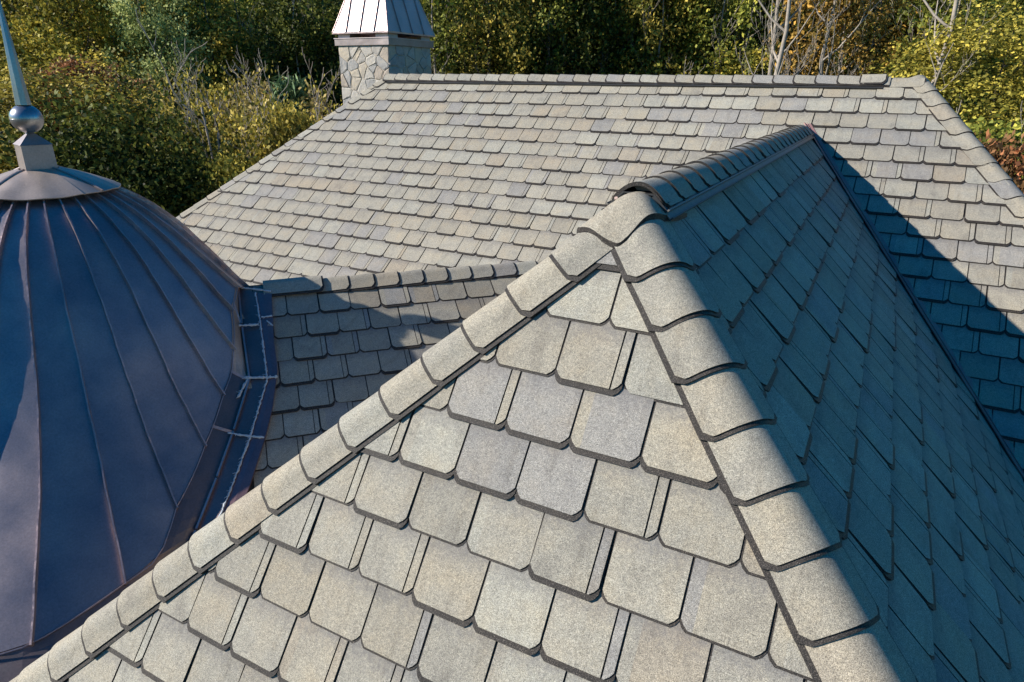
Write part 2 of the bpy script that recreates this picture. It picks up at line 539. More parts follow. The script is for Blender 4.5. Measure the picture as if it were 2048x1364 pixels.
def lay(pl, root, rows, clips, limit, keep, seed, extra_mats=None):
    """rows: (s of the butt line, exposure, phase, a0, a1). Tabs that show largest become parts, the rest one joined part."""
    rnd = random.Random(seed)
    rev = flip(pl)
    tabs = []
    for (sb, e, ph, a0, a1) in rows:
        k0, k1 = math.floor((a0 - ph) / TW), math.ceil((a1 - ph) / TW)
        carry = None
        for k in range(k0, k1 + 1):
            a = ph + k * TW
            c1, c2 = rnd.choice(SH_KEYS), rnd.choice(SH_KEYS)
            if carry and rnd.random() < 0.35:
                c1 = carry
            carry = c1
            r = rnd.random()
            kind = 0 if r < .50 else (1 if r < .80 else (2 if r < .88 else 3))
            hb = rnd.choice((0.0125, 0.0140, 0.0185, 0.0205))
            ja, js, jr, jh = rnd.uniform(-.0022, .0022), rnd.uniform(-.0025, .0025), rnd.uniform(-.009, .009), rnd.uniform(0, .0016)
            if not keep(pl.P(a + TW / 2, sb - e / 2)):
                continue
            tabs.append((a, sb, e, kind, c1, c2, hb, ja, js, jr, jh))
    items = []
    for t in tabs:
        a, sb, e, kind, c1, c2, hb, ja, js, jr, jh = t
        s0 = sb - e
        corners = [(a, s0 - LAP), (a + TW, s0 - LAP), (a + TW, sb), (a, sb)]
        cut = False
        out = False
        for hp in clips:
            vals = [hp(c) for c in corners]
            if max(vals) < 0.01:
                out = True
            elif min(vals) < 0:
                cut = True
        if out:
            continue
        pr = [project(pl.P(*c)) for c in corners]
        score = 0
        if all(pr):
            if max(p[0] for p in pr) > 0 and min(p[0] for p in pr) < 1024 and max(p[1] for p in pr) > 0 and min(p[1] for p in pr) < 682:
                score = abs(area([(p[0], p[1]) for p in pr]))
        items.append((score, t, cut))
    items.sort(key=lambda x: -x[0])
    restV, restF, restM, restH = [], [], [], []
    cnt = 0
    for rank, (score, t, cut) in enumerate(items):
        a, sb, e, kind, c1, c2, hb, ja, js, jr, jh = t
        s0 = sb - e
        Mj = pl.mat(a + ja, s0 + js, jh) @ Matrix.Rotation(jr, 4, 'Z')
        if cut:
            pcs = []
            for poly, c in tab_pieces(TW, e, kind, c1, c2) + [(under_piece(TW, e, hb), 'under')]:
                q = [(x + a, y + s0) for x, y in poly]
                for hp in clips:
                    if len(q) >= 3:
                        q = clip_poly(q, hp)
                q = [(x - a, y - s0) for x, y in q]
                if len(q) >= 3:
                    pcs.append((q, c))
            geo = tab_geo(pcs, e, hb)
            if not geo[0]:
                continue
            Mj = pl.mat(a, s0, jh)
        else:
            key = (kind, c1, c2 if kind else '', hb, round(e, 4), rev)
            if key not in _cache:
                g = tab_geo(tab_pieces(TW, e, kind, c1, c2) + [(under_piece(TW, e, hb), 'under')], e, hb)
                _cache[key] = [g, None]
            geo = _cache[key][0]
        if rank < limit and score > 0:
            if cut:
                me = make_mesh_from(*geo, 'shingle_cut', rev)
            else:
                if _cache[key][1] is None:
                    _cache[key][1] = make_mesh_from(*geo, 'shingle_tab', rev)
                me = _cache[key][1]
            link('shingle', me, root, Mj)
            cnt += 1
        else:
            n = len(restV)
            restV += [Mj @ Vector(v) for v in geo[0]]
            restF += [tuple(n + i for i in (f[::-1] if rev else f)) for f in geo[1]]
            restM += geo[2]
            restH += geo[3]
    if restV:
        o = link('shingle_field', mesh('shingle_field', restV, restF, MATS, restM, attrs={'head': restH}), root)
        o['kind'] = 'stuff'
    return cnt

def deck(name, pts, thick, root, mat=None):
    pts = [Vector(p) for p in pts]
    mb = MB()
    n = len(pts)
    dz = Vector((0, 0, -thick))
    mb.add(pts + [p + dz for p in pts], [tuple(range(n)), tuple(range(2 * n - 1, n - 1, -1))] + [(i, n + i, n + (i + 1) % n, (i + 1) % n) for i in range(n)])
    return mb.build(name, mat or M_DECK, root)

# ---- cap shingles bent over a hip or ridge
def cap_mesh(n1, n2_, e, length, wdt, hb=0.014, lift=0.012, round_=0.075, key='grey', lap=0.05, seg=14, ch=0.03, thick=0.011, under=0.014, crest=0.011):
    """local frame: x down along the hip, flanks lie on planes with normals n1 (left) and n2 (right) given in world; e = world direction down the hip"""
    d1 = n1.cross(e).normalized()
    d2 = n2_.cross(e).normalized()
    if d1.dot(n2_) > 0:
        d1 = -d1
    if d2.dot(n1) > 0:
        d2 = -d2
    prof = []
    up_ = (n1 + n2_).normalized()
    sag = (d1 + d2).length * round_ / 4
    ctl = max(0.0, 2 * (sag - crest))
    A0 = d1 * round_
    B0 = d2 * round_
    for i in range(4):
        t = i / 4
        prof.append((d1 * (wdt + (round_ - wdt) * t), n1, (1 - t) * 1.0))
    for i in range(seg + 1):
        t = i / seg
        p = A0 * (1 - t) ** 2 + (up_ * ctl) * 2 * t * (1 - t) + B0 * t * t
        n = (n1 * (1 - t) + n2_ * t).normalized()
        prof.append((p, n, 0.0))
    for i in range(1, 5):
        t = i / 4
        prof.append((d2 * (round_ + (wdt - round_) * t), n2_, t))
    V, Fc, MI, HD = [], [], [], []
    vs = [0.0, 0.35, 0.8, 1.0]
    np_ = len(prof)
    mk = MIDX[key]
    def layer(dlen, dout, top, bot, mat_top):
        def put(dn_):
            base = len(V)
            for v in vs:
                for (p, n, w) in prof:
                    dist = p.length
                    edge = wdt - dist if w > 0 else 1
                    L_ = length + dlen
                    if w > 0 and edge < ch:
                        L_ = length + dlen - (ch - edge) * 0.95
                    x = -lap + (L_ + lap) * v
                    hgt = lift + hb * (x + lap) / (length + lap)
                    q = p * (1 + (dout / wdt) * w) if w > 0 else p
                    V.append(q + e * x + n * (hgt - dn_))
                    HD.append(0.0)
            return base
        t0 = put(top)
        for i in range(len(vs) - 1):
            for j in range(np_ - 1):
                a = t0 + i * np_ + j
                Fc.append((a, a + 1, a + np_ + 1, a + np_)); MI.append(mat_top)
        b0 = put(bot)
        for i in range(len(vs) - 1):
            for j in range(np_ - 1):
                a = b0 + i * np_ + j
                Fc.append((a, a + np_, a + np_ + 1, a + 1)); MI.append(0)
        t0, b0 = put(top), put(bot)
        for i in range(len(vs) - 1):
            for j in (0, np_ - 1):
                a, b_ = t0 + i * np_ + j, b0 + i * np_ + j
                f = (a, a + np_, b_ + np_, b_)
                Fc.append(f if j == 0 else f[::-1]); MI.append(0)
        for i in (0, len(vs) - 1):
            for j in range(np_ - 1):
                a, b_ = t0 + i * np_ + j, b0 + i * np_ + j
                f = (a, b_, b_ + 1, a + 1)
                Fc.append(f if i == 0 else f[::-1]); MI.append(0)
    layer(0, 0, 0.0, 0.006, mk)
    layer(under, under * 1.3, 0.0055, thick + 0.003, 0)
    me = mesh('cap_shingle', V, Fc, MATS, MI, attrs={'head': HD})
    me.polygons.foreach_set('use_smooth', [len(f) == 4 for f in Fc])
    return me

def caps(root, start, e, n1, n2_, count, first, exp_, wdt, seed, **kw):
    rnd = random.Random(seed)
    cache = {}
    for i in range(count):
        k = rnd.choice(['grey', 'grey', 'pale', 'warm', 'warm', 'tan', 'slate', 'grey'])
        if k not in cache:
            cache[k] = cap_mesh(n1, n2_, e, exp_, wdt, key=k, **kw)
        p = start + e * (first + i * exp_)
        j = Vector((rnd.uniform(-.0015, .0015), rnd.uniform(-.0015, .0015), rnd.uniform(-.001, .002)))
        j += e * rnd.uniform(-.004, .004)
        up_h = (n1 + n2_).normalized()
        link('cap_shingle', cache[k], root, Matrix.Translation(p + j) @ Matrix.Rotation(rnd.uniform(-.014, .014), 4, up_h))

# ================================================================== main roof
YB = -1.0                                       # lowest y the slope is built to
def mp_(x, y):                                   # point on the front slope over plan (x, y)
    return Vector((x, y, MRZ - (MRY - y) * math.tan(MP)))
rootM = thing('main_roof', 'long hipped main roof of weathered tan and grey slate-look shingles with black-edged ridge vent', 'roof', (-3.2, MRY, MRZ))
EAVE_Y = 3.2
pL, pR = mp_(xL(MRY), MRY), mp_(xR(MRY), MRY)
eL, eR = mp_(xL(EAVE_Y), EAVE_Y), mp_(xR(EAVE_Y), EAVE_Y)
deck('roof_deck', [pL, eL, eR, pR], 0.10, rootM)
back_y = 2 * MRY - EAVE_Y
bL, bR = Vector((eL.x, back_y, eL.z)), Vector((eR.x, back_y, eR.z))
def slope_sheet(name, pts, root, m):
    deck(name, pts, 0.08, root, m)
slope_sheet('back_slope', [pR + Vector((0, 0.002, 0)), bR, bL, pL + Vector((0, 0.002, 0))], rootM, SH['grey'])
slope_sheet('end_slope', [pL + Vector((-.002, 0, 0)), bL, eL + Vector((-.002, 0, 0))], rootM, SH['grey'])
slope_sheet('end_slope', [pR + Vector((.002, 0, 0)), eR + Vector((.002, 0, 0)), bR], rootM, SH['grey'])

def inside_other_main(p):
    q = Vector((p.x * math.cos(B) - p.y * math.sin(B), p.x * math.sin(B) + p.y * math.cos(B), p.z))
    zn = min(AZ - TR * (q.x - AX), AZ + TL * (q.x - AX) if True else 0, AZ - TF * (AY - q.y))
    return zn
def keep_main(p):
    if p.y < EAVE_Y + 0.05:
        return False
    if inside_other_main(p) > p.z + 0.30:       # deep under the front wing
        return False
    if small.h(p) < -0.5 and small_back.h(p) < -0.25 and p.x < -1.0:
        return False
    return True
rows = []
for k in range(1, 28):
    sb = 0.08 + k * EXP
    y = MRY - sb * math.cos(MP)
    if y < EAVE_Y:
        break
    ph = -6.1837 + (0.0 if k == 2 else ((k % 2) * TW * 0.5 + ((k * 37) % 11 - 5) * 0.004))
    rows.append((sb, EXP, ph, xL(y) - 0.3, xR(y) + 0.3))
rows[0] = (rows[0][0], EXP + 0.05, rows[0][2], rows[0][3], rows[0][4])
cosM = math.cos(MP)
# hips and valley as half planes in (a, s)
clM = [lambda c: c[0] - (xL(MRY - c[1] * cosM) + 0.03), lambda c: (xR(MRY - c[1] * cosM) - 0.03) - c[0]]
# front wing valley: right slope height over the main slope must stay below a strip
def valley_fn(c):
    p = main.P(c[0], c[1])
    if p.x < -1.5:
        return 1.0
    q = Vector((p.x * math.cos(B) - p.y * math.sin(B), p.x * math.sin(B) + p.y * math.cos(B), p.z))
    return (q.z - (AZ - TR * (q.x - AX))) - 0.030
def valley_lin(c):      # linear version used for clipping
    p = main.P(c[0], c[1])
    q = Vector((p.x * math.cos(B) - p.y * math.sin(B), p.x * math.sin(B) + p.y * math.cos(B), p.z))
    return (q.z - (AZ - TR * (q.x - AX))) - 0.030
rowsA = []
nM = 0
def keep_a(p):
    return keep_main(p)
# tabs right of the wing are cut along its valley, the ones left of it are not
def split_keep(side):
    def f(p):
        q = Vector((p.x * math.cos(B) - p.y * math.sin(B), p.x * math.sin(B) + p.y * math.cos(B), p.z))
        right_side = q.x > AX and p.y < 7.3
        return keep_main(p) and (right_side == side)
    return f
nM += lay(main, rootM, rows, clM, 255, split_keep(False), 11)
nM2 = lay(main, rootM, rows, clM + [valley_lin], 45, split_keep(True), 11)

# hip caps of the main roof
e_l = (eL - pL).normalized(); e_r = (eR - pR).normalized()
nendL = (bL - pL).cross(eL - pL).normalized(); nendL = nendL if nendL.z > 0 else -nendL
nendR = (bR - pR).cross(eR - pR).normalized(); nendR = nendR if nendR.z > 0 else -nendR
caps(rootM, pL, e_l, nendL, main.N, 26, 0.02, 0.205, 0.125, 3, round_=0.05, hb=0.010, lift=0.012)
caps(rootM, pR, e_r, main.N, nendR, 22, -0.02, 0.205, 0.145, 5, round_=0.08, hb=0.008, lift=0.014, under=0.007)

def ridge_vent(root, a, b, n1, n2_, w, h, name='ridge_vent', wi=0.015):
    """plastic roll vent under the caps: hollow box section following both slopes"""
    e = (b - a).normalized()
    d1, d2 = n1.cross(e).normalized(), n2_.cross(e).normalized()
    if d1.z > 0: d1 = -d1
    if d2.z > 0: d2 = -d2
    mb = MB()
    # two flanks, each a thin plate raised on ribs, with an upturned outer lip
    for d, n in ((d1, n1), (d2, n2_)):
        for (w0, w1, h0, h1) in ((wi, w, h - 0.006, h), (w - 0.006, w, 0.004, h - 0.006), (w, w + 0.03, 0.010, 0.014), (w + 0.026, w + 0.031, 0.014, 0.030)):
            P4 = [a + d * w0 + n * h0, a + d * w1 + n * h0, b + d * w1 + n * h0, b + d * w0 + n * h0,
                  a + d * w0 + n * h1, a + d * w1 + n * h1, b + d * w1 + n * h1, b + d * w0 + n * h1]
            mb.hexa(P4)
    if wi > 0.02:       # flat top that joins the flanks
        q = [a + d1 * wi + n1 * h, a + d2 * wi + n2_ * h, b + d2 * wi + n2_ * h, b + d1 * wi + n1 * h]
        mb.hexa([p - Vector((0, 0, .004)) for p in q] + q)
    rv = mb.build(name, M_VENT, root)
    mr = MB()
    L_ = (b - a).length
    k = 0
    while k * 0.10 < L_:
        q = a + e * min(k * 0.10 + 0.003, L_ - 0.004)
        for d, n in ((d1, n1), (d2, n2_)):
            mr.hexa([q + d * max(.03, wi) + n * .004, q + d * (w - .012) + n * .004, q + d * (w - .012) + n * .004 + e * .004, q + d * max(.03, wi) + n * .004 + e * .004,
                     q + d * max(.03, wi) + n * (h - .007), q + d * (w - .012) + n * (h - .007), q + d * (w - .012) + n * (h - .007) + e * .004, q + d * max(.03, wi) + n * (h - .007) + e * .004])
        k += 1
    mr.build('vent_rib', M_VENT, rv)

main_back_n = Vector((0, math.sin(MP), math.cos(MP)))
vx0, vx1 = pL.x + 0.10, pR.x - 0.33
ra, rb = Vector((vx0, MRY, MRZ)), Vector((vx1, MRY, MRZ))
ridge_vent(rootM, ra + Vector((0, 0, .008)), rb + Vector((0, 0, .008)), main.N, main_back_n, 0.140, 0.018)
ncap = int((vx1 - vx0 - 0.1) / 0.2008)
capx = -6.0705 - math.floor((-6.0705 - vx0) / 0.2008) * 0.2008
caps(rootM, Vector((vx1 - 0.0, MRY, MRZ + 0.03)), Vector((-1, 0, 0)), main_back_n, main.N, ncap + 1, 0.0, 0.2008, 0.135, 9, round_=0.055, hb=0.012, lift=0.004, lap=0.05)
caps(rootM, Vector((vx1 - 0.20, MRY, MRZ + 0.047)), Vector((1, 0, 0)), main.N, main_back_n, 1, 0.0, 0.205, 0.135, 12, round_=0.055, hb=0.004, lift=0.006, lap=0.0)
caps(rootM, Vector((vx1 - 0.02, MRY, MRZ)), Vector((1, 0, 0)), main.N, main_back_n, 1, 0.0, 0.345, 0.135, 13, round_=0.055, hb=0.010, lift=0.014)

# walls and eaves below (seen only from other positions)
mb = MB()
zb = -8.6
for (x0, y0, x1, y1) in ((eL.x + .4, EAVE_Y + .4, eR.x - .4, EAVE_Y + .6), (eL.x + .4, back_y - .6, eR.x - .4, back_y - .4), (eL.x + .4, EAVE_Y + .6, eL.x + .6, back_y - .6), (eR.x - .6, EAVE_Y + .6, eR.x - .4, back_y - .6)):
    mb.hexa([(x0, y0, zb), (x1, y0, zb), (x1, y1, zb), (x0, y1, zb), (x0, y0, eL.z - .02), (x1, y0, eL.z - .02), (x1, y1, eL.z - .02), (x0, y1, eL.z - .02)])
tag(mb.build('house_wall', M_STUCCO), 'plain tan house walls hidden below the long main roof', 'wall')

# ================================================================== front wing roof
rootF = thing('front_wing_roof', 'steep near hip roof with sunlit front slope and deep blue shaded right slope, curved caps along its hips', 'roof', n2w(AX, AY, AZ))
def nz_(x, y, dn=0.0):
    return n2w(x, y, min(AZ - TR * (x - AX), AZ + TL * (x - AX), AZ - TF * (AY - y)) + dn)
S_MAX = 4.3
# front slope
ymin = AY - S_MAX * cf
fl = n2w(AX - kL * (AY - ymin), ymin, AZ - TF * (AY - ymin))
fr_ = n2w(AX + kR * (AY - ymin), ymin, AZ - TF * (AY - ymin))
apx = n2w(AX, AY, AZ)
# ridge meets the main slope
yend = MY - (MZ - AZ) / math.tan(MP) + 0.02
rend = n2w(AX, yend, AZ)
# valley foot at eave height of the front slope
zeave = fl.z
t_ = (AZ - zeave)
xv = AX + t_ / TR
yv = yend - t_ / math.tan(MP)
vfoot = n2w(xv, yv, zeave)
xlv = AX - t_ / TL
lfoot = n2w(xlv, yv, zeave)
deck('roof_deck', [apx, fl, fr_], 0.08, rootF)
rfoot = n2w(AX + t_ / TR, ymin, zeave)
deck('roof_deck', [rend, apx, fr_, vfoot], 0.08, rootF)
slope_sheet('hidden_slope', [apx, rend, lfoot, fl], rootF, SH['grey'])
phs = [-1.0573, -1.1789, -1.3084, -1.4274, -1.5610, -1.2337]
rows = []
for i in range(-2, 19):
    sb = 0.6680 + i * EXP
    if sb > S_MAX:
        break
    if 0 <= i < 6:
        ph = phs[i]
    else:
        ph = phs[0] + ((i % 2) * 0.5) * TW + ((i * 29) % 7 - 3) * 0.005
    hw = sb * cf
    rows.append((sb, EXP, ph - AX, -kL * hw - .3, kR * hw + .3))
clF = [lambda c: c[0] + kL * c[1] * cf - 0.07, lambda c: kR * c[1] * cf - c[0] - 0.07]
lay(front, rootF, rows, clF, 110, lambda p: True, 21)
# right slope: the two hip edges expressed in its own (a = y, s) frame
rows = []
for i in range(-1, 19):
    sb = 0.326 + i * 0.2115
    if sb > 4.3 or sb < 0.2:
        continue
    a_hip = -(sb * cr) / kR
    a_val = (yend - AY) - sb * cr * TR / math.tan(MP)
    rows.append((sb, 0.2115 if i > 0 else 0.25, 0.05 + (i % 2) * TW / 2 + ((i * 31) % 7 - 3) * 0.006, a_hip - .3, a_val + .3))
clR = [lambda c: c[0] + c[1] * cr / kR - 0.06, lambda c: (yend - AY) - c[1] * cr * TR / math.tan(MP) - c[0] - 0.035]
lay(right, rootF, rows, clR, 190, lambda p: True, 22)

# hip caps
e_fl = (fl - apx).normalized(); e_fr = (fr_ - apx).normalized()
caps(rootF, apx, e_fl, left.N, front.N, 22, 0.144, 0.198, 0.120, 31, round_=0.075, hb=0.013, lift=0.018, ch=0.024)
caps(rootF, apx, e_fr, front.N, right.N, 20, 0.1055, 0.1885, 0.130, 32, round_=0.085, hb=0.013, lift=0.018, ch=0.024)

# ridge vent and its caps
v0 = n2w(AX, AY + 0.05, AZ + .026); v1 = n2w(AX, yend - 0.06, AZ + .014)
ridge_vent(rootF, v0, v1, left.N, right.N, 0.128, 0.028, wi=0.055)
edir = (v1 - v0).normalized()
ncap = int((v1 - v0).length / 0.2032)
caps(rootF, v1 + Vector((0, 0, .034)), -edir, right.N, left.N, ncap, (v1 - v0).length - ncap * 0.2032 - 0.004, 0.2032, 0.142, 33, under=0.006, crest=0.030, round_=0.125, hb=0.010, lift=0.004)
mb = MB()
for k_, (a_, h_) in enumerate(((-.085, .030), (-.045, .024), (0, .022), (.045, .024), (.085, .030))):
    nn_ = right.N if a_ > 0 else left.N
    dd_ = right.S if a_ > 0 else left.S
    q = v0 + edir * .03 + dd_ * abs(a_)
    mb.hexa([q + nn_ * -.02 - n2w(.030, 0, 0), q + nn_ * -.02 + n2w(.030, 0, 0), q + nn_ * -.02 + n2w(.030, .01, 0), q + nn_ * -.02 - n2w(.030, -.01, 0),
             q + nn_ * (h_ - .010) - n2w(.030, 0, 0), q + nn_ * (h_ - .010) + n2w(.030, 0, 0), q + nn_ * (h_ - .010) + n2w(.030, .01, 0), q + nn_ * (h_ - .010) - n2w(.030, -.01, 0)])
mb.build('vent_baffle', M_VENT, rootF)
# metal lip of the vent
mb = MB()
for s_, nn in ((1, right.N), (-1, left.N)):
    d = nn.cross(edir).normalized()
    if d.z > 0: d = -d
    for (w0, w1, h0, h1) in ((0.124, 0.130, 0.002, 0.036), (0.130, 0.158, 0.016, 0.0185)):
        mb.hexa([v0 + d * w0 + nn * h0, v0 + d * w1 + nn * h0, v1 + d * w1 + nn * h0, v1 + d * w0 + nn * h0,
                 v0 + d * w0 + nn * h1, v0 + d * w1 + nn * h1, v1 + d * w1 + nn * h1, v1 + d * w0 + nn * h1])
mb.build('vent_lip', M_VENTMETAL, rootF)

# apex cap: one shingle draped over the meeting of the three slopes
def smin(a, b, k):
    h = max(k - abs(a - b), 0) / k
    return min(a, b) - h * h * k * 0.25
def drape(x, y, k=0.14):
    return smin(smin(AZ - TR * (x - AX), AZ + TL * (x - AX), k), AZ - TF * (AY - y), k * 0.6)
def drape_sheet(fn_uv, nu, nv, lift0, lift1, thick, name, key, root):
    V, Fc, MI = [], [], []
    for off in (0.0, thick):
        for i in range(nv + 1):
            for j in range(nu + 1):
                x, y = fn_uv(j / nu, i / nv)
                V.append(n2w(x, y, drape(x, y) + (lift0 + (lift1 - lift0) * i / nv - off) * 1.5))
    V = V + V
    n = (nu + 1) * (nv + 1)
    def idx(i, j, o): return o * n + i * (nu + 1) + j
    for i in range(nv):
        for j in range(nu):
            Fc.append((idx(i, j, 0), idx(i + 1, j, 0), idx(i + 1, j + 1, 0), idx(i, j + 1, 0))); MI.append(MIDX[key])
            Fc.append((idx(i, j, 1), idx(i, j + 1, 1), idx(i + 1, j + 1, 1), idx(i + 1, j, 1))); MI.append(0)
    for i in range(nv):
        Fc.append((idx(i, 0, 2), idx(i, 0, 3), idx(i + 1, 0, 3), idx(i + 1, 0, 2))); MI.append(0)
        Fc.append((idx(i, nu, 2), idx(i + 1, nu, 2), idx(i + 1, nu, 3), idx(i, nu, 3))); MI.append(0)
    for j in range(nu):
        Fc.append((idx(nv, j, 2), idx(nv, j, 3), idx(nv, j + 1, 3), idx(nv, j + 1, 2))); MI.append(0)
    me = mesh(name, V, Fc, MATS, MI, attrs={'head': [0.0] * len(V)})
    me.polygons.foreach_set('use_smooth', [m != 0 for m in MI])
    return link(name, me, root)
def apex_uv(u, v):
    t = (u - 0.5) * 2
    wl, wr = -0.235, 0.15
    w = wl * max(-t, 0) * -1 if False else (wl * -t * -1 if t < 0 else 0)
    x = AX + (t * 0.20 if t < 0 else t * 0.115) * (0.93 + 0.07 * (1 - v)) + 0.00
    yb = AY + 0.30
    yf = AY - 0.135 + 0.13 * abs(t) ** 1.5 * (1.0 if t > 0 else 0.45)
    # clipped corners
    if abs(t) > 0.86:
        yf += (abs(t) - 0.86) * 0.22
    return x, yb + (yf - yb) * v
apex_cap = drape_sheet(apex_uv, 24, 16, 0.020, 0.038, 0.017, 'apex_cap', 'warm', rootF)
# nail with a dab of sealant
nx, ny = AX - 0.075, AY + 0.035
mb = MB()
c = n2w(nx, ny, drape(nx, ny) + 0.055)
mb.tube([c, c + front.N * 0.004 + Vector((0, 0, .002))], 0.0062, 12)
mb.build('nail_head', M_NAIL, apex_cap)

# valley copper between the wing's right slope and the main roof
vdir = (vfoot - rend).normalized()
wa = right.N.cross(vdir).normalized()
if wa.dot(right.S) > 0: wa = -wa          # up the wing slope, away from the valley
wb = main.N.cross(vdir).normalized()
if wb.dot(main.S) > 0: wb = -wb
if (rend + wb).x < rend.x: pass
top_v = rend + vdir * 0.02
Lv = (vfoot - rend).length - 0.02
mb = MB()
nseg = 40
rowsv = []
for i in range(nseg + 1):
    q = top_v + vdir * Lv * i / nseg
    jig = 0.002 * math.sin(i * 1.7)
    rowsv.append([q + wa * 0.066 + right.N * (0.029 + jig), q + wa * 0.024 + right.N * 0.033, q + right.N * 0.012 + main.N * 0.016 + Vector((0, 0, .028)),
                  q + wb * 0.020 + main.N * 0.034, q + wb * 0.055 + main.N * (0.026 - jig)])
mb.grid(rowsv)
rowsu = [[p - Vector((0, 0, .012)) for p in r] for r in rowsv]
mb.grid(rowsu)
for k in (0, -1):
    mb.grid([[r[k] for r in rowsv], [r[k] for r in rowsu]])
mb.build('valley_flashing', M_COPPER_VALLEY, rootF)

# walls under the wing
mb = MB()
P4 = [fl + n2w(.5, .4, 0), fr_ + n2w(-.5, .4, 0), vfoot + n2w(-.5, 0, 0), lfoot + n2w(.5, 0, 0)]
mb.hexa([Vector((p.x, p.y, zb)) for p in P4] + [Vector((p.x, p.y, zeave - .1)) for p in P4])
tag(mb.build('wing_wall', M_STUCCO), 'plain tan walls hidden below the steep near roof', 'wall')

# ================================================================== small connecting roof
rootS = thing('connecting_roof', 'small low shingled roof half in shadow between copper dome and near hip, short curved ridge on top', 'roof', small.O)
def lin2(pA, pB, keep_pt):
    (x0, y0), (x1, y1) = pA, pB
    nx_, ny_ = (y1 - y0), -(x1 - x0)
    L_ = math.hypot(nx_, ny_)
    sgn = 1 if (keep_pt[0] - x0) * nx_ + (keep_pt[1] - y0) * ny_ > 0 else -1
    return lambda c: sgn * ((c[0] - x0) * nx_ + (c[1] - y0) * ny_) / L_
phS = [-0.0026, 0.1187, 0.0055, 0.1268, 0.0073]
rows = []
sfirst = (-3.2423) - S_R
for i in range(0, 12):
    sb = sfirst + i * EXP
    rows.append((sb, EXP if i else min(0.28, sb - 0.06), phS[i] if i < 5 else ((i % 2) * 0.12), -0.75, 3.2))
clS = [lambda c: c[0] + 0.32]
def keep_small(p):
    return inside_other_main(p) < p.z + 0.25 and p.z > main_h(p) - 0.05
def main_h(p):
    return MRZ - (MRY - p.y) * math.tan(MP)
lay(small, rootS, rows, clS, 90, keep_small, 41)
deck('roof_deck', [small.P(-.9, 0), small.P(-.9, 2.6), small.P(3.4, 2.6), small.P(3.4, 0)], 0.06, rootS)
slope_sheet('hidden_slope', [small_back.P(.5, 0.001), small_back.P(-3.4, 0.001), small_back.P(-3.4, 1.8), small_back.P(.5, 1.8)], rootS, SH['grey'])
# its ridge caps, laid from the valley towards the dome: each overlaps the next to its left
rs = small.P(2.8, 0, 0.0)
nS = 13
caps(rootS, small.P(0.27, 0), hh, small.N, small_back.N, nS, 0.0, 0.2, 0.135, 51, round_=0.06, hb=0.014, lift=0.016, ch=0.03)
caps(rootS, small.P(-0.155, 0, .006), hh, small.N, small_back.N, 1, 0.0, 0.43, 0.135, 57, round_=0.06, hb=0.008, lift=0.034, lap=0.0, ch=0.03)

# ================================================================== copper dome
DC = Vector((-5.0, 2.45, 0))
NSEAM = 34
DAZ = 360.0 / NSEAM
AZ0 = -6.5
PROF = [(.10, -.57), (.25, -.64), (.38, -.70), (.59, -.83), (.80, -1.03), (.96, -1.25), (1.12, -1.55), (1.26, -1.85), (1.42, -2.12), (1.62, -2.36), (1.82, -2.60), (2.0, -2.85)]
RIM = [(-180, 2.02, -2.62), (-90, 2.05, -2.62), (-60, 2.20, -2.58), (-46, 2.32, -2.55), (-38.5, 2.28, -2.55), (-28, 2.05, -2.52), (-22.8, 1.98, -2.49), (-17.2, 1.74, -2.36), (-6.5, 1.53, -2.15), (4, 1.40, -1.94), (10.6, 1.34, -1.85), (14.6, 1.30, -1.73), (25.5, 1.18, -1.52), (36, 1.155, -1.42), (46, 1.20, -1.50), (70, 1.55, -2.1), (100, 1.9, -2.55), (180, 2.02, -2.62)]
def rim(az):
    az = (az + 180) % 360 - 180
    for (a0, r0, z0), (a1, r1, z1) in zip(RIM, RIM[1:]):
        if a0 <= az <= a1:
            t = (az - a0) / (a1 - a0)
            return r0 + (r1 - r0) * t, z0 + (z1 - z0) * t
def prof_r(z):
    for (r0, z0), (r1, z1) in zip(PROF, PROF[1:]):
        if z1 <= z <= z0:
            t = (z0 - z) / (z0 - z1)
            return r0 + (r1 - r0) * t
    return PROF[-1][0]
def smooth_prof(az, t):
    """t 0..1 from the cap down to the rim at azimuth az"""
    rr, rz = rim(az)
    zt = -0.66
    z = zt + (rz - zt) * t
    # average the profile for a smooth curve
    r = sum(prof_r(min(-0.571, max(-2.85, z + d))) for d in (-.06, -.03, 0, .03, .06)) / 5
    dr = rr - prof_r(rz)
    w = max(0.0, (t - 0.35) / 0.65)
    return r + dr * w * w, z
def dome_pt(az, t, off=0.0):
    r, z = smooth_prof(az, t)
    r2, z2 = smooth_prof(az, min(1, t + .01)); r1, z1 = smooth_prof(az, max(0, t - .01))
    tn = Vector((r2 - r1, z2 - z1)).normalized()
    nr, nzz = -tn.y, tn.x
    a = R_(az)
    return DC + Vector(((r + nr * off) * math.cos(a), (r + nr * off) * math.sin(a), z + nzz * off))
rootD = thing('copper_dome', 'dark blue patinated copper dome with standing seams curving up to a ball and spike finial', 'dome', (DC.x, DC.y, -2.6))
NT = 22
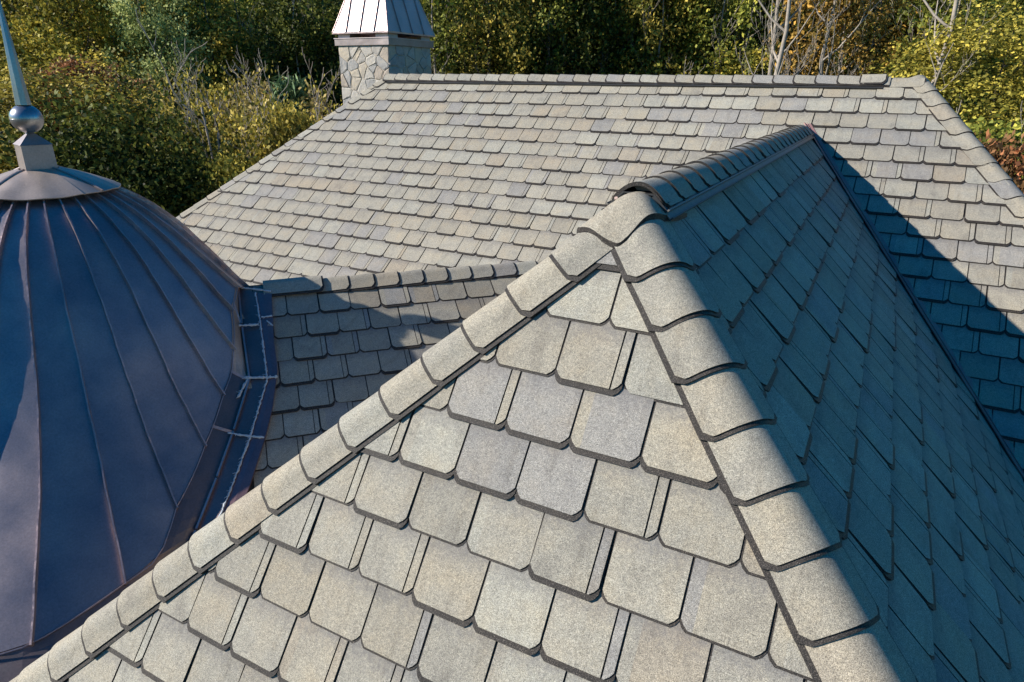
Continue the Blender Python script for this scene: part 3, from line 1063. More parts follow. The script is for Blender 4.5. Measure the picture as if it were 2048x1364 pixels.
for i in range(NSEAM):
    a0, a1 = AZ0 + i * DAZ, AZ0 + (i + 1) * DAZ
    mb = MB()
    rws = []
    for k in range(NT + 1):
        t = k / NT
        t = t ** 0.85
        row = []
        for j in range(5):
            u = j / 4
            p = dome_pt(a0 + (a1 - a0) * u, t)
            # a pan is flat between its seams: pull the middle to the chord, with slight oil-canning
            q = dome_pt(a0, t).lerp(dome_pt(a1, t), u)
            row.append(q.lerp(p, 0.15 + 0.85 * max(0, (t - .55) / .45)) + (q - DC).normalized() * 0.0025 * math.sin(i * 2.3 + k * 0.55) * math.sin(math.pi * u))
        rws.append(row)
    mb.grid([r[::-1] for r in rws])
    mb.build('dome_pan', M_COPPER, rootD, smooth=True)
    # standing seam
    mb = MB()
    rnd = random.Random(i)
    A_, B_, C_, D2 = [], [], [], []
    a = R_(a0)
    tang = Vector((-math.sin(a), math.cos(a), 0))
    lean = rnd.uniform(-.25, .25)
    for k in range(NT * 2 + 1):
        t = (k / (NT * 2)) ** 0.85
        wob = 0.0018 * math.sin(k * .55 + i * 1.3) + 0.0012 * math.sin(k * 1.4 + i)
        w = 0.0042 + rnd.uniform(-.0004, .0004)
        hgt = 0.025 + rnd.uniform(-.0008, .0008)
        b0 = dome_pt(a0, t, -0.004); b1 = dome_pt(a0, t, hgt)
        if k == NT * 2:
            ext = (dome_pt(a0, 1.0, 0) - dome_pt(a0, .97, 0)).normalized() * 0.02
            b0, b1 = b0 + ext, b1 + ext
        ll = tang * (wob + lean * 0.012 + rnd.uniform(-.0004, .0004))
        A_.append([b0 - tang * w, b1 - tang * w + ll, b1 + tang * w + ll, b0 + tang * w])
    mb.grid(A_)
    mb.add([p for p in A_[-1]], [(0, 1, 2, 3)])
    mb.build('dome_seam', M_COPPER_RIB, rootD)

def ring_sheet(name, f0, f1, n, m, root, a_from=0, a_to=360, nv=1, smooth=False):
    mb = MB()
    rws = []
    for v in range(nv + 1):
        rws.append([f0(a_from + (a_to - a_from) * i / n).lerp(f1(a_from + (a_to - a_from) * i / n), v / nv) for i in range(n + 1)])
    mb.grid(rws)
    return mb.build(name, m, root, smooth=smooth)

# conical cap with a rolled, slightly wavy lower edge
def cone_pt(az, t):
    a = R_(az)
    r = 0.115 + (0.46 - 0.115) * t
    z = -0.565 - 0.135 * t ** 1.25
    wob = 0.006 * math.sin(az * 0.09) + 0.004 * math.sin(az * 0.21 + 1)
    return DC + Vector(((r + wob * t) * math.cos(a), (r + wob * t) * math.sin(a), z + wob * t * 0.8))
mb = MB()
mb.grid([[cone_pt(i * 5, k / 8) for i in range(73)] for k in range(9)])
mb.grid([[cone_pt(i * 5, 1) for i in range(73)], [cone_pt(i * 5, 1) - Vector((0, 0, .007)) for i in range(73)], [cone_pt(i * 5, .86) - Vector((0, 0, .006)) for i in range(73)]])
mb.build('cone_cap', M_COPPER_CAP, rootD, smooth=True)
mb = MB()
for az in (18, 108, 198, 288):
    mb.tube([cone_pt(az, k / 8) + Vector((0, 0, .004)) for k in range(9)], 0.0075, 6)
mb.build('cone_seam', M_COPPER_BOX, rootD)
# finial: square box with pyramid top, ball, tapering spike
fin = MB()
ca = R_(-26 - 45 + 12)
def sq(rad, z, k):
    a = ca + math.pi / 2 * k + math.pi / 4 * 0
    return Vector((DC.x + rad * math.cos(a), DC.y + rad * math.sin(a), z))
bot = [sq(.128, -.578, k) for k in range(4)]; mid = [sq(.124, -.412, k) for k in range(4)]
brim = [sq(.132, -.410, k) for k in range(4)]; tip = [sq(.020, -.335, k) for k in range(4)]
fin.add(bot + mid + brim + tip, [(k, (k + 1) % 4, 4 + (k + 1) % 4, 4 + k) for k in range(4)] + [(4 + k, 4 + (k + 1) % 4, 8 + (k + 1) % 4, 8 + k) for k in range(4)]
        + [(8 + k, 8 + (k + 1) % 4, 12 + (k + 1) % 4, 12 + k) for k in range(4)] + [(12, 13, 14, 15)])
fin.build('finial_box', M_COPPER_BOX, rootD)
mb = MB()
for k in range(4):
    mb.tube([bot[k].lerp(bot[(k + 1) % 4], j / 6) + Vector((0, 0, .002 * math.sin(j * 2 + k))) for j in range(7)], 0.006, 6)
mb.build('finial_solder', M_CAULK, rootD)
mb = MB()
bc = Vector((DC.x, DC.y, -.250)); br = 0.094
rws = []
for k in range(19):
    th = math.pi * k / 18
    rws.append([bc + Vector((br * math.sin(th) * math.cos(2 * math.pi * j / 28), br * math.sin(th) * math.sin(2 * math.pi * j / 28), br * 0.96 * math.cos(th))) for j in range(29)])
mb.grid([r[::-1] for r in rws])
mb.tube([bc + Vector((br * math.cos(2 * math.pi * j / 28), br * math.sin(2 * math.pi * j / 28), 0)) for j in range(29)], 0.0018, 4)
mb.build('finial_ball', M_COPPER_SPIRE, rootD, smooth=True)
mb = MB()
mb.tube([(DC.x, DC.y, z) for z in (-.165, -.05, .2, .48, .62)], [0.046, 0.040, 0.026, .009, .002], 8)
mb.build('finial_spike', M_COPPER_SPIRE, rootD)

# apron: copper wall panels from the rim down to the roofs, in facets
CREASE = None
def rim_pt(az, dz=0.0, dr=0.0):
    r, z = rim(az)
    a = R_(az)
    return DC + Vector(((r + dr) * math.cos(a), (r + dr) * math.sin(a), z + dz))
def ground_z(p):
    q = Vector((p.x * math.cos(B) - p.y * math.sin(B), p.x * math.sin(B) + p.y * math.cos(B), p.z))
    zs = [small_z(p), min(AZ + TL * (q.x - AX), AZ - TF * (AY - q.y))]
    return max(zs)
def small_z(p):
    a, b_ = small.N, small_back.N
    z1 = small.O.z - (a.x * (p.x - small.O.x) + a.y * (p.y - small.O.y)) / a.z
    z2 = small.O.z - (b_.x * (p.x - small.O.x) + b_.y * (p.y - small.O.y)) / b_.z
    return min(z1, z2)

# apron panels and flashing between the dome and the small roof
CREASE = [Vector(p) for p in [(-4.142, 3.203, -1.469), (-3.91, 3.007, -1.671), (-3.599, 2.764, -1.932), (-3.437, 2.46, -2.147), (-3.315, 2.203, -2.32), (-3.2, 1.937, -2.495), (-3.10, 1.72, -2.60), (-3.02, 1.40, -2.66), (-3.0, 0.6, -2.66), (-3.0, -0.4, -2.66)]]
SEAL = [Vector(p) for p in [(-4.014, 3.253, -1.499), (-3.845, 3.123, -1.64), (-3.504, 2.842, -1.933), (-3.318, 2.491, -2.18), (-3.221, 2.268, -2.326), (-3.14, 2.09, -2.43), (-3.02, 1.80, -2.58)]]
OUTER = [Vector(p) for p in [(-3.915, 3.318, -1.512), (-3.669, 3.078, -1.748), (-3.5, 2.937, -1.893), (-3.342, 2.718, -2.069), (-3.248, 2.551, -2.189), (-3.12, 2.29, -2.36), (-2.98, 1.95, -2.56)]]
def resample(poly, n):
    L = [0]
    for a, b in zip(poly, poly[1:]):
        L.append(L[-1] + (b - a).length)
    out = []
    for i in range(n + 1):
        s = L[-1] * i / n
        for k in range(len(poly) - 1):
            if L[k] <= s <= L[k + 1] + 1e-9:
                out.append(poly[k].lerp(poly[k + 1], (s - L[k]) / max(1e-9, L[k + 1] - L[k])))
                break
        else:
            out.append(poly[-1])
    return out
RIMAZ = [40, 30, 10.6, -3, -13, -22.8, -27, -36, -55, -80]
crs = CREASE
mats_ = M_COPPER_FLASH
for k in range(len(crs) - 1):
    a0, a1 = RIMAZ[k], RIMAZ[k + 1]
    mb = MB()
    top = [rim_pt(a0 + (a1 - a0) * j / 6, 0.0, -0.012) for j in range(7)]
    bot_ = [crs[k].lerp(crs[k + 1], j / 6) for j in range(7)]
    mb.grid([[t.lerp(b_, v / 3) for t, b_ in zip(top, bot_)] for v in range(4)])
    mb.build('apron_panel', M_COPPER_CAP if k < 2 else M_COPPER_FLASH, rootD)
    if k > 3:
        continue
    mb = MB()
    mb.bar(top[0] + Vector((0, 0, .004)), bot_[0] + Vector((0, 0, .006)), 0.018, 0.008, (0.6, -0.5, 0.6))
    mb.build('apron_lap', M_COPPER_RIB, rootD)
mb = MB()
mb.tube([rim_pt(62 - i * 2.2, 0.0, 0.012) for i in range(62)], 0.0042, 5)
mb.build('rim_hem', M_COPPER_RIB, rootD)
# raised rib along the crease
for k in range(0, 6):
    mb = MB()
    d = (crs[k + 1] - crs[k]).normalized()
    mb.bar(crs[k] + Vector((0.01, 0, .012)), crs[k + 1] - d * 0.012 + Vector((0.01, 0, .012)), 0.012, 0.03, small.N)
    mb.build('crease_rib', M_COPPER_RIB, rootD)
inner = resample(CREASE[:7], 40); seal = resample(SEAL, 40); outer = resample(OUTER, 40)
mb = MB(); mb.grid([[a + small.N * .006 for a in inner], [a.lerp(b_, .5) + small.N * .010 for a, b_ in zip(inner, seal)], [a + small.N * .012 for a in seal]])
mb.build('inner_flashing', M_COPPER_FLASH, rootD)
mb = MB(); mb.grid([[a + small.N * .008 for a in seal], [a.lerp(b_, .5) + small.N * .016 for a, b_ in zip(seal, outer)], [a + small.N * .017 for a in outer], [a + small.N * -.01 for a in outer]])
mb.build('outer_flashing', copper_mat('flashing_purple', (.16, .115, .135), (.25, .15, .155), .4, .7, .2), rootD)
# sealant beads: ragged lines with drips
def bead(pts, r, seed, drips=0, lift=.016):
    rnd = random.Random(seed)
    mb = MB()
    P_, R2_ = [], []
    dense = resample([Vector(p) for p in pts], max(8, int(sum((Vector(b_) - Vector(a)).length for a, b_ in zip(pts, pts[1:])) / 0.012)))
    for p in dense:
        P_.append(p + small.N * (lift + rnd.uniform(-.001, .001)) + small.A * rnd.uniform(-.0028, .0028) + small.S * rnd.uniform(-.002, .002))
        R2_.append(r * rnd.uniform(.5, 1.45))
    mb.tube(P_, R2_, 6)
    for _ in range(drips):
        q = rnd.choice(P_)
        dd = (small.A * rnd.uniform(-1, -.2) + small.S * rnd.uniform(-.2, .6)).normalized()
        L_ = rnd.uniform(.008, .03)
        mb.tube([q, q + dd * L_ * .5, q + dd * L_], [r * .5, r * .35, r * .15], 5)
    mb.build('sealant_bead', M_CAULK, rootD)
bead(SEAL, 0.0062, 1, 60)
bead([(-4.142, 3.203, -1.469), (-3.93, 3.33, -1.50)], 0.006, 2, 14, .02)
bead([(-3.84, 3.135, -1.631), (-3.792, 3.19, -1.627)], 0.0055, 3, 4)
bead([(-3.792, 3.14, -1.65), (-3.74, 3.145, -1.68)], 0.005, 4, 3)
bead([(-3.90, 2.98, -1.66), (-3.81, 3.08, -1.665)], 0.0075, 5, 8)
bead([(-3.62, 2.75, -1.915), (-3.56, 2.80, -1.92), (-3.505, 2.848, -1.924), (-3.455, 2.89, -1.925)], 0.0095, 6, 14)
bead([(-3.44, 2.43, -2.14), (-3.36, 2.478, -2.159), (-3.255, 2.55, -2.18)], 0.007, 7, 8)
bead([(-3.60, 2.765, -1.92), (-3.56, 2.63, -2.0)], 0.008, 8, 6)
# turret wall below
mb = MB()
pr_ = [rim_pt(a, -0.06, -0.10) for a in range(-180, 180, 15)]
nn = len(pr_)
mb.add(pr_ + [Vector((p.x, p.y, zb)) for p in pr_], [(i, (i + 1) % nn, nn + (i + 1) % nn, nn + i) for i in range(nn)])
mb.build('turret_wall', M_STUCCO, rootD)

# ================================================================== chimney
CX1, CY0 = -8.87, 11.0
CX0, CY1 = CX1 - 1.25, CY0 + 1.36
CZT = 0.655
rootC = thing('stone_chimney', 'square fieldstone chimney behind the main roof ridge under a steep bright copper pyramid cap', 'chimney', (CX1 - .6, CY0 + .6, -4.0))
mb = MB()
mb.hexa([(CX0, CY0, -5), (CX1, CY0, -5), (CX1, CY1, -5), (CX0, CY1, -5), (CX0, CY0, CZT), (CX1, CY0, CZT), (CX1, CY1, CZT), (CX0, CY1, CZT)])
mb.build('mortar_core', M_MORTAR, rootC)
def stones(o, ux, uz, nrm_, W, H, seed):
    rnd = random.Random(seed)
    seeds = []
    nx_, nz2 = max(2, round(W / 0.22)), max(2, round(H / 0.22))
    for i in range(-1, nx_ + 1):
        for j in range(-1, nz2 + 1):
            seeds.append(((i + .5 + rnd.uniform(-.47, .47)) * W / nx_, (j + .5 + rnd.uniform(-.47, .47)) * H / nz2))
    for k, (sx, sz) in enumerate(seeds):
        if not (0 < sx < W and 0 < sz < H):
            continue
        poly = [(0, 0), (W, 0), (W, H), (0, H)]
        for m_, (tx, tz) in enumerate(seeds):
            if m_ == k or abs(tx - sx) > 1 or abs(tz - sz) > 1:
                continue
            if not (0 < tx < W and 0 < tz < H):
                continue
            mx_, mz_ = (sx + tx) / 2, (sz + tz) / 2
            dx, dz_ = sx - tx, sz - tz
            L_ = math.hypot(dx, dz_)
            poly = clip_poly(poly, lambda p: ((p[0] - mx_) * dx + (p[1] - mz_) * dz_) / L_ - 0.006)
            if len(poly) < 3:
                break
        if len(poly) < 3 or abs(area(poly)) < .002:
            continue
        # roughen the outline and dome the face
        out = []
        for i in range(len(poly)):
            a, b_ = poly[i], poly[(i + 1) % len(poly)]
            L_ = math.hypot(b_[0] - a[0], b_[1] - a[1])
            out.append((a[0] * .97 + sx * .03, a[1] * .97 + sz * .03))
            if L_ > .07:
                out.append(((a[0] + b_[0]) / 2 * .985 + sx * .015 + rnd.uniform(-.006, .006), (a[1] + b_[1]) / 2 * .985 + sz * .015 + rnd.uniform(-.006, .006)))
        d = rnd.uniform(.010, .026)
        n = len(out)
        w3 = lambda p, q: Vector(o) + Vector(ux) * p[0] + Vector(uz) * p[1] + Vector(nrm_) * q
        V = [w3(p, -0.01) for p in out] + [w3(p, d * .75) for p in out] + [w3((p[0] * .84 + sx * .16, p[1] * .84 + sz * .16), d + rnd.uniform(-.005, .006)) for p in out]
        Fc = [tuple(range(2 * n, 3 * n))] + [(i, (i + 1) % n, n + (i + 1) % n, n + i) for i in range(n)] + [(n + i, n + (i + 1) % n, 2 * n + (i + 1) % n, 2 * n + i) for i in range(n)]
        link('stone', mesh('stone', V, Fc, rnd.choice(M_STONES)), rootC)
stones((CX0, CY0, -1.25), (1, 0, 0), (0, 0, 1), (0, -1, 0), 1.25, 1.25 + CZT, 3)
stones((CX1, CY0, -1.25), (0, 1, 0), (0, 0, 1), (1, 0, 0), 1.36, 1.25 + CZT, 4)
def cbox(name, x0, y0, x1, y1, z0, z1, m, root):
    q = MB(); q.hexa([(x0, y0, z0), (x1, y0, z0), (x1, y1, z0), (x0, y1, z0), (x0, y0, z1), (x1, y0, z1), (x1, y1, z1), (x0, y1, z1)])
    return q.build(name, m, root)
o_ = .055
cbox('copper_band', CX0 - o_, CY0 - o_, CX1 + o_, CY1 + o_, CZT, CZT + .125, M_COPPER_BOX, rootC)
cbox('band_lip', CX0 - o_ - .012, CY0 - o_ - .012, CX1 + o_ + .012, CY1 + o_ + .012, CZT + .122, CZT + .135, M_COPPER_NEW, rootC)
zt_ = CZT + .135
for (x, y, wx, wy) in ((CX0, CY0, .3, .3), (CX1 - .3, CY0, .3, .3), (CX0, CY1 - .3, .3, .3), (CX1 - .3, CY1 - .3, .3, .3)):
    cbox('cap_post', x, y, x + wx, y + wy, zt_, zt_ + .10, M_COPPER_NEW, rootC)
zr = zt_ + .10
ov = .075
base = [Vector((CX0 - ov, CY0 - ov, zr)), Vector((CX1 + ov, CY0 - ov, zr)), Vector((CX1 + ov, CY1 + ov, zr)), Vector((CX0 - ov, CY1 + ov, zr))]
apc = Vector(((CX0 + CX1) / 2, (CY0 + CY1) / 2, zr + 2.1))
for i in range(4):
    a, b_ = base[i], base[(i + 1) % 4]
    for j in range(4):
        p, q = a.lerp(b_, j / 4), a.lerp(b_, (j + 1) / 4)
        mid_t = 0.5
        e1 = a.lerp(apc, 1)
        # pans run parallel up the slope and die into the hips
        inward = (apc - (a + b_) / 2)
        def up_at(t):       # how far a line up the slope from the eave goes before it meets the hip
            return min(t, 1 - t) * 2
        pu, qu = p + inward * up_at(j / 4), q + inward * up_at((j + 1) / 4)
        q3 = MB()
        pts_ = [p, q, qu, pu] if up_at(j / 4) > 0 and up_at((j + 1) / 4) > 0 else ([p, q, qu] if up_at(j / 4) == 0 else [p, q, pu])
        q3.add(pts_, [tuple(range(len(pts_)))])
        q3.build('cap_pan', M_COPPER_NEW, rootC)
        if j:
            q3 = MB(); nn_ = (b_ - a).cross(inward).normalized()
            if nn_.z < 0: nn_ = -nn_
            q3.bar(p + nn_ * .012, pu + nn_ * .012, .014, .03, nn_)
            q3.build('cap_seam', M_COPPER_RIB, rootC)
    q3 = MB(); q3.tube([a, apc], .014, 6); q3.build('cap_hip', M_COPPER_RIB, rootC)
    q3 = MB(); q3.bar(a + Vector((0, 0, -.012)), b_ + Vector((0, 0, -.012)), .02, .03); q3.build('cap_eave', M_COPPER_RIB, rootC)

# ================================================================== ground and wood
GZ = -8.6
gm, gnt, gb = new_mat('wood_floor')
geo = N(gnt, 'ShaderNodeNewGeometry')
gn = N(gnt, 'ShaderNodeTexNoise', Scale=0.8, Detail=9.0, Roughness=0.7)
gnt.links.new(geo.outputs['Position'], gn.inputs['Vector'])
gnt.links.new(ramp(gnt, gn.outputs['Fac'], [(0.3, (.03, .03, .015)), (0.5, (.07, .055, .03)), (0.7, (.10, .085, .04))]), gb.inputs['Base Color'])
gb.inputs['Roughness'].default_value = 1.0
def gh(x, y):
    d = math.hypot(x, y)
    return GZ + 0.25 * math.sin(x * .11 + 1) * math.cos(y * .13) + max(0, d - 30) * 0.03
NG = 60
mb = MB()
xs = [(-1) ** (0 if i >= 0 else 1) * (abs(i) / 30) ** 1.8 * 300 for i in range(-30, 31)]
mb.grid([[Vector((x, y, gh(x, y))) for x in xs] for y in xs])
g = mb.build('ground', gm)
g['kind'] = 'structure'

def leaf_mesh(name, pts, size, seed, stretch=1.5, mat=None, tint=None, droop=0.3):
    """one small folded leaf-sized face per point"""
    rng = np.random.default_rng(seed)
    n = len(pts)
    d = rng.normal(size=(n, 3)); d[:, 2] -= droop
    d /= np.linalg.norm(d, axis=1)[:, None]
    e = rng.normal(size=(n, 3))
    s = np.cross(d, e); s /= np.linalg.norm(s, axis=1)[:, None]
    sz = size * rng.uniform(0.6, 1.35, size=(n, 1))
    L, W = d * sz * stretch * .5, s * sz * .5
    V = np.stack([pts - L, pts + W - L * .1, pts + L, pts - W - L * .1], axis=1).reshape(-1, 3)
    me = bpy.data.meshes.new(name)
    me.vertices.add(4 * n)
    me.vertices.foreach_set('co', V.astype(np.float32).ravel())
    me.loops.add(4 * n)
    me.loops.foreach_set('vertex_index', np.arange(4 * n, dtype=np.int32))
    me.polygons.add(n)
    me.polygons.foreach_set('loop_start', np.arange(0, 4 * n, 4, dtype=np.int32))
    if tint is None:
        tint = rng.beta(2.0, 2.4, size=n)
    a = me.attributes.new('tint', 'FLOAT', 'POINT')
    a.data.foreach_set('value', np.repeat(tint, 4).astype(np.float32))
    me.materials.append(mat or LEAF['green'])
    me.update(calc_edges=True)
    me.validate()
    return me

def crown_points(seed, n, clumps, rx, rz, shell=0.55, cs=0.30, top=1.0):
    """clumps of leaves spread through a crown of radius rx and half height rz centred on z=0"""
    rng = np.random.default_rng(seed)
    u = rng.normal(size=(clumps, 3)); u /= np.linalg.norm(u, axis=1)[:, None]
    r = rng.uniform(shell, 1.0, size=(clumps, 1)) ** 0.7
    lob = 1 + 0.22 * np.sin(u[:, :1] * 4 + seed) * np.cos(u[:, 1:2] * 5 + 2 * seed) + rng.normal(size=(clumps, 1)) * .08
    C = u * r * lob
    C[:, 2] = np.where(C[:, 2] > 0, C[:, 2] * top, C[:, 2])
    w = rng.uniform(.4, 1.5, size=clumps); w /= w.sum()
    k = rng.choice(clumps, size=n, p=w)
    off = rng.normal(size=(n, 3)) * cs * rng.uniform(.5, 1.2, size=(clumps, 1))[k]
    off[:, 2] *= 0.55
    P_ = C[k] + off
    ctint = rng.uniform(-.18, .18, size=clumps)[k]
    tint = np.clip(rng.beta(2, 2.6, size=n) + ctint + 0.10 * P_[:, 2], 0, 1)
    return P_ * np.array([rx, rx, rz]), tint

CROWNS = {}
for kind, (n, cl, rx, rz, sz, shell, cs, top) in {
        'broad': (21000, 105, 2.9, 3.8, .088, .45, .12, 1.0), 'tall': (21000, 105, 2.1, 5.2, .085, .35, .12, 1.0), 'sparse': (5200, 120, 2.4, 4.4, .12, .25, .13, 1.0),
        'bush': (11000, 110, 2.0, 1.6, .10, .45, .18, 1.0), 'brush': (5600, 150, 1.7, 2.8, .085, .10, .16, 1.0)}.items():
    for v in range(3 if kind in ('broad', 'tall') else 2):
        P_, tint = crown_points(100 + v + len(kind) * 7, n, cl, rx, rz, shell, cs, top)
        CROWNS[kind, v] = leaf_mesh('crown_' + kind, P_, sz, 5 + v, tint=tint)
for v in range(2):
    P_, tint = crown_points(400 + v, 34000, 260, 1.75, 2.6, .5, .14, 1.0)
    CROWNS['near', v] = leaf_mesh('crown_near', P_, .052, 15 + v, tint=tint)
    P_, tint = crown_points(420 + v, 20000, 190, 1.2, 1.1, .45, .15, 1.0)
    CROWNS['nearbush', v] = leaf_mesh('crown_nearbush', P_, .045, 25 + v, tint=tint)
# pine: whorls of long needles
rng = np.random.default_rng(77)
pp = []
for k in range(30):
    z = -3.5 + 7.0 * k / 29
    rr = 1.7 * (1 - (k / 30)) + .25
    for j in range(7):
        a = rng.uniform(0, 6.28); L_ = rr * rng.uniform(.7, 1.1)
        t = rng.uniform(.25, 1, size=60) ** .7
        pp.append(np.stack([np.cos(a) * L_ * t, np.sin(a) * L_ * t, z - .12 * t * L_ + .35 * (t - .5) ** 2], axis=1) + rng.normal(size=(60, 3)) * .10)
CROWNS['pine', 0] = leaf_mesh('crown_pine', np.concatenate(pp), .055, 9, stretch=7.0, droop=-.3)

def trunk_mesh(name, h, r, seed, mat, limbs=9, limb_len=2.2, lean=0.06, twigs=2, start=.4):
    rnd = random.Random(seed)
    mb = MB()
    pts, rad = [], []
    n = 9
    px = py = 0
    for i in range(n + 1):
        t = i / n
        pts.append(Vector((px, py, h * t)))
        rad.append(max(.012, r * (1 - t) ** .8 * (1.25 if i == 0 else 1)))
        px += rnd.uniform(-lean, lean) * h / n * 1.3
        py += rnd.uniform(-lean, lean) * h / n * 1.3
    mb.tube(pts, rad, 8)
    def branch(p, d, L_, r0, depth):
        q = [p]; rr = [r0]
        dd = d.copy()
        m = 5
        for i in range(m):
            dd = (dd + Vector((rnd.uniform(-.25, .25), rnd.uniform(-.25, .25), rnd.uniform(-.02, .24)))).normalized()
            q.append(q[-1] + dd * L_ / m); rr.append(max(.004, r0 * (1 - (i + 1) / m * .85)))
        mb.tube(q, rr, 5 if depth else 6, cap=False)
        if depth < twigs:
            for i in range(2, m + 1):
                if rnd.random() < .8:
                    nd = (dd + Vector((rnd.uniform(-1, 1), rnd.uniform(-1, 1), rnd.uniform(-.1, .7)))).normalized()
                    branch(q[i], nd, L_ * rnd.uniform(.35, .6), rr[i] * .6, depth + 1)
    for k in range(limbs):
        t = start + (1 - start) * (k + rnd.random() * .6) / limbs
        i = min(n - 1, int(t * n)); p = pts[i].lerp(pts[i + 1], t * n - i)
        a = rnd.uniform(0, 6.28)
        d = Vector((math.cos(a), math.sin(a), rnd.uniform(.5, 1.3))).normalized()
        branch(p, d, limb_len * rnd.uniform(.6, 1.2) * (1.15 - .5 * t), max(.012, rad[i] * .55), 0)
    return mb.mesh(name, mat, smooth=True)

TRUNKS = {}
for v in range(3):
    TRUNKS['brown', v] = trunk_mesh('trunk', 15, .17, 200 + v, M_BARK, 8, 2.6, .05, 1, .35)
    TRUNKS['pale', v] = trunk_mesh('trunk', 15, .115, 220 + v, M_BARK_PALE, 10, 3.0, .10, 3, .30)
for v in range(3):
    TRUNKS['sap', v] = trunk_mesh('trunk', 6.5, .022, 240 + v, M_BARK_PALE, 12, 1.3, .16, 2, .15)

def spot(u, dist):
    az = PSI + math.atan((u - 1024) / (F_PX / math.cos(PITCH)))
    return Vector((math.sin(az) * dist, math.cos(az) * dist, 0))
def z_at(v, dist):       # height seen at picture row v at this distance (u near the middle)
    ang = math.atan((682 - v) / F_PX) - PITCH
    return math.tan(ang) * dist

_tc = [0]
def tree(u, dist, ztop, kind, leaf, label, cat='tree', group=None, name='broadleaf_tree', trunk='brown', cw=1.0, ch_=1.0, nocrown=False, zc=None):
    """a tree whose crown top reaches ztop"""
    _tc[0] += 1
    rnd = random.Random(_tc[0] * 13)
    p = spot(u, dist)
    g = gh(p.x, p.y)
    o = thing(name, label, cat, (p.x, p.y, g), group)
    o.rotation_euler = (0, 0, rnd.uniform(0, 6.28))
    H = ztop - g
    rz = {'broad': 3.8, 'tall': 5.2, 'sparse': 4.4, 'bush': 1.6, 'brush': 2.8, 'pine': 3.6, 'near': 2.6, 'nearbush': 1.1}[kind]
    vs = {'broad': 3, 'tall': 3, 'sparse': 2, 'bush': 2, 'brush': 2, 'pine': 1, 'near': 2, 'nearbush': 2}[kind]
    if trunk:
        th = {'brown': 15, 'pale': 15, 'sap': 6.5}[trunk]
        me = TRUNKS[trunk, rnd.randrange(3)]
        t = bpy.data.objects.new('trunk', me); COL.objects.link(t); t.parent = o
        k = (H * (0.97 if nocrown else .90)) / th
        tw_ = max(.75, min(1.5, k * 1.1))
        t.scale = (tw_, tw_, k)
    if not nocrown:
        me = CROWNS[kind, rnd.randrange(vs)]
        c = bpy.data.objects.new('crown', me); COL.objects.link(c); c.parent = o
        sc = ch_
        c.scale = (cw, cw * rnd.uniform(.9, 1.1), sc)
        c.location = (rnd.uniform(-.3, .3), rnd.uniform(-.3, .3), (H - rz * sc * 1.08) if zc is None else zc - g)
        c.rotation_euler = (rnd.uniform(-.06, .06), rnd.uniform(-.06, .06), 0)
        c.material_slots[0].link = 'OBJECT'
        c.material_slots[0].material = LEAF[leaf]
    return o

# ---- the wood behind, back rows first
rnd = random.Random(99)
WOOD = ['dark', 'green', 'dark', 'green', 'olive', 'green', 'dark', 'yellow']
LBL = {'dark': 'dark green tree deep in the wood behind the roofs', 'green': 'green leafy tree deep in the wood behind the roofs', 'olive': 'olive brown tree deep in the wood behind the roofs', 'yellow': 'yellow green tree deep in the wood behind the roofs', 'orange': 'orange leaved tree deep in the wood behind the roofs'}
for row, (dist, step) in enumerate(((60, 105), (52, 100), (45, 95))):
    u = -260 + row * 37
    while u < 2350:
        lf = rnd.choice(WOOD if u > 700 else ['olive', 'yellow', 'green', 'olive'])
        if 1480 < u < 1900 and rnd.random() < .15:
            lf = 'orange'
        tree(u + rnd.uniform(-25, 25), dist + rnd.uniform(-3, 3), z_at(0, dist) + rnd.uniform(3.0, 7), rnd.choice(['tall', 'broad', 'tall']), lf, LBL[lf], group=lf + ' trees filling the wood behind', cw=1.25, ch_=1.35)
        u += step
# understorey that closes the wood below the crowns
for row, (dist, step) in enumerate(((50, 105), (40, 110))):
    u = -200 + row * 50
    while u < 2300:
        lf = rnd.choice(['dark', 'green', 'olive', 'dark'] if u > 700 else ['olive', 'yellow', 'green'])
        tree(u + rnd.uniform(-25, 25), dist + rnd.uniform(-2, 2), z_at(rnd.uniform(110, 240), dist), 'broad', lf, 'low ' + {'dark': 'dark green', 'green': 'green', 'olive': 'olive', 'yellow': 'yellow green'}[lf] + ' understorey tree at the foot of the wood', group='low ' + lf + ' trees under the wood', cw=1.2, ch_=.8)
        u += step

# trunks one can tell apart in the right half
def trunk_tree(u, dist, label, trunk='brown', **k):
    return tree(u, dist, z_at(-40, dist) + 3, 'sparse', k.pop('leaf', 'dark'), label, trunk=trunk, **k)
trunk_tree(1087, 33, 'tree with a thick dark trunk just right of the middle of the wood', cw=1.1)
trunk_tree(1208, 32, 'tree with a slim grey trunk right of the thick dark trunk', trunk='pale', cw=.9)
trunk_tree(1335, 34, 'dark slender tree left of the group of bare white trunks', cw=.9, leaf='green')
tree(1530, 21, z_at(-60, 21) + 4, 'sparse', 'orange', 'leafless white forked tree, leftmost of the bare pale trunks over the ridge', trunk='pale', nocrown=True, name='bare_tree')
tree(1562, 20, z_at(-60, 20) + 4, 'sparse', 'orange', 'leafless white forked tree, second from left of the bare pale trunks', trunk='pale', nocrown=True, name='bare_tree')
tree(1618, 21, z_at(-60, 21) + 4, 'brush', 'orange', 'pale barked tree with thin orange leaves above the near ridge end', trunk='pale', cw=1.0, name='orange_tree')
tree(1655, 23, z_at(-30, 23) + 2, 'brush', 'orange', 'slim tree with orange leaves right of the bare white trunks', trunk='pale', cw=1.0, name='orange_tree')
tree(1745, 33, z_at(-30, 30) + 2, 'sparse', 'orange', 'thin tree with fading orange leaves left of the grey bare tree', trunk='brown', cw=1.1, name='orange_tree')
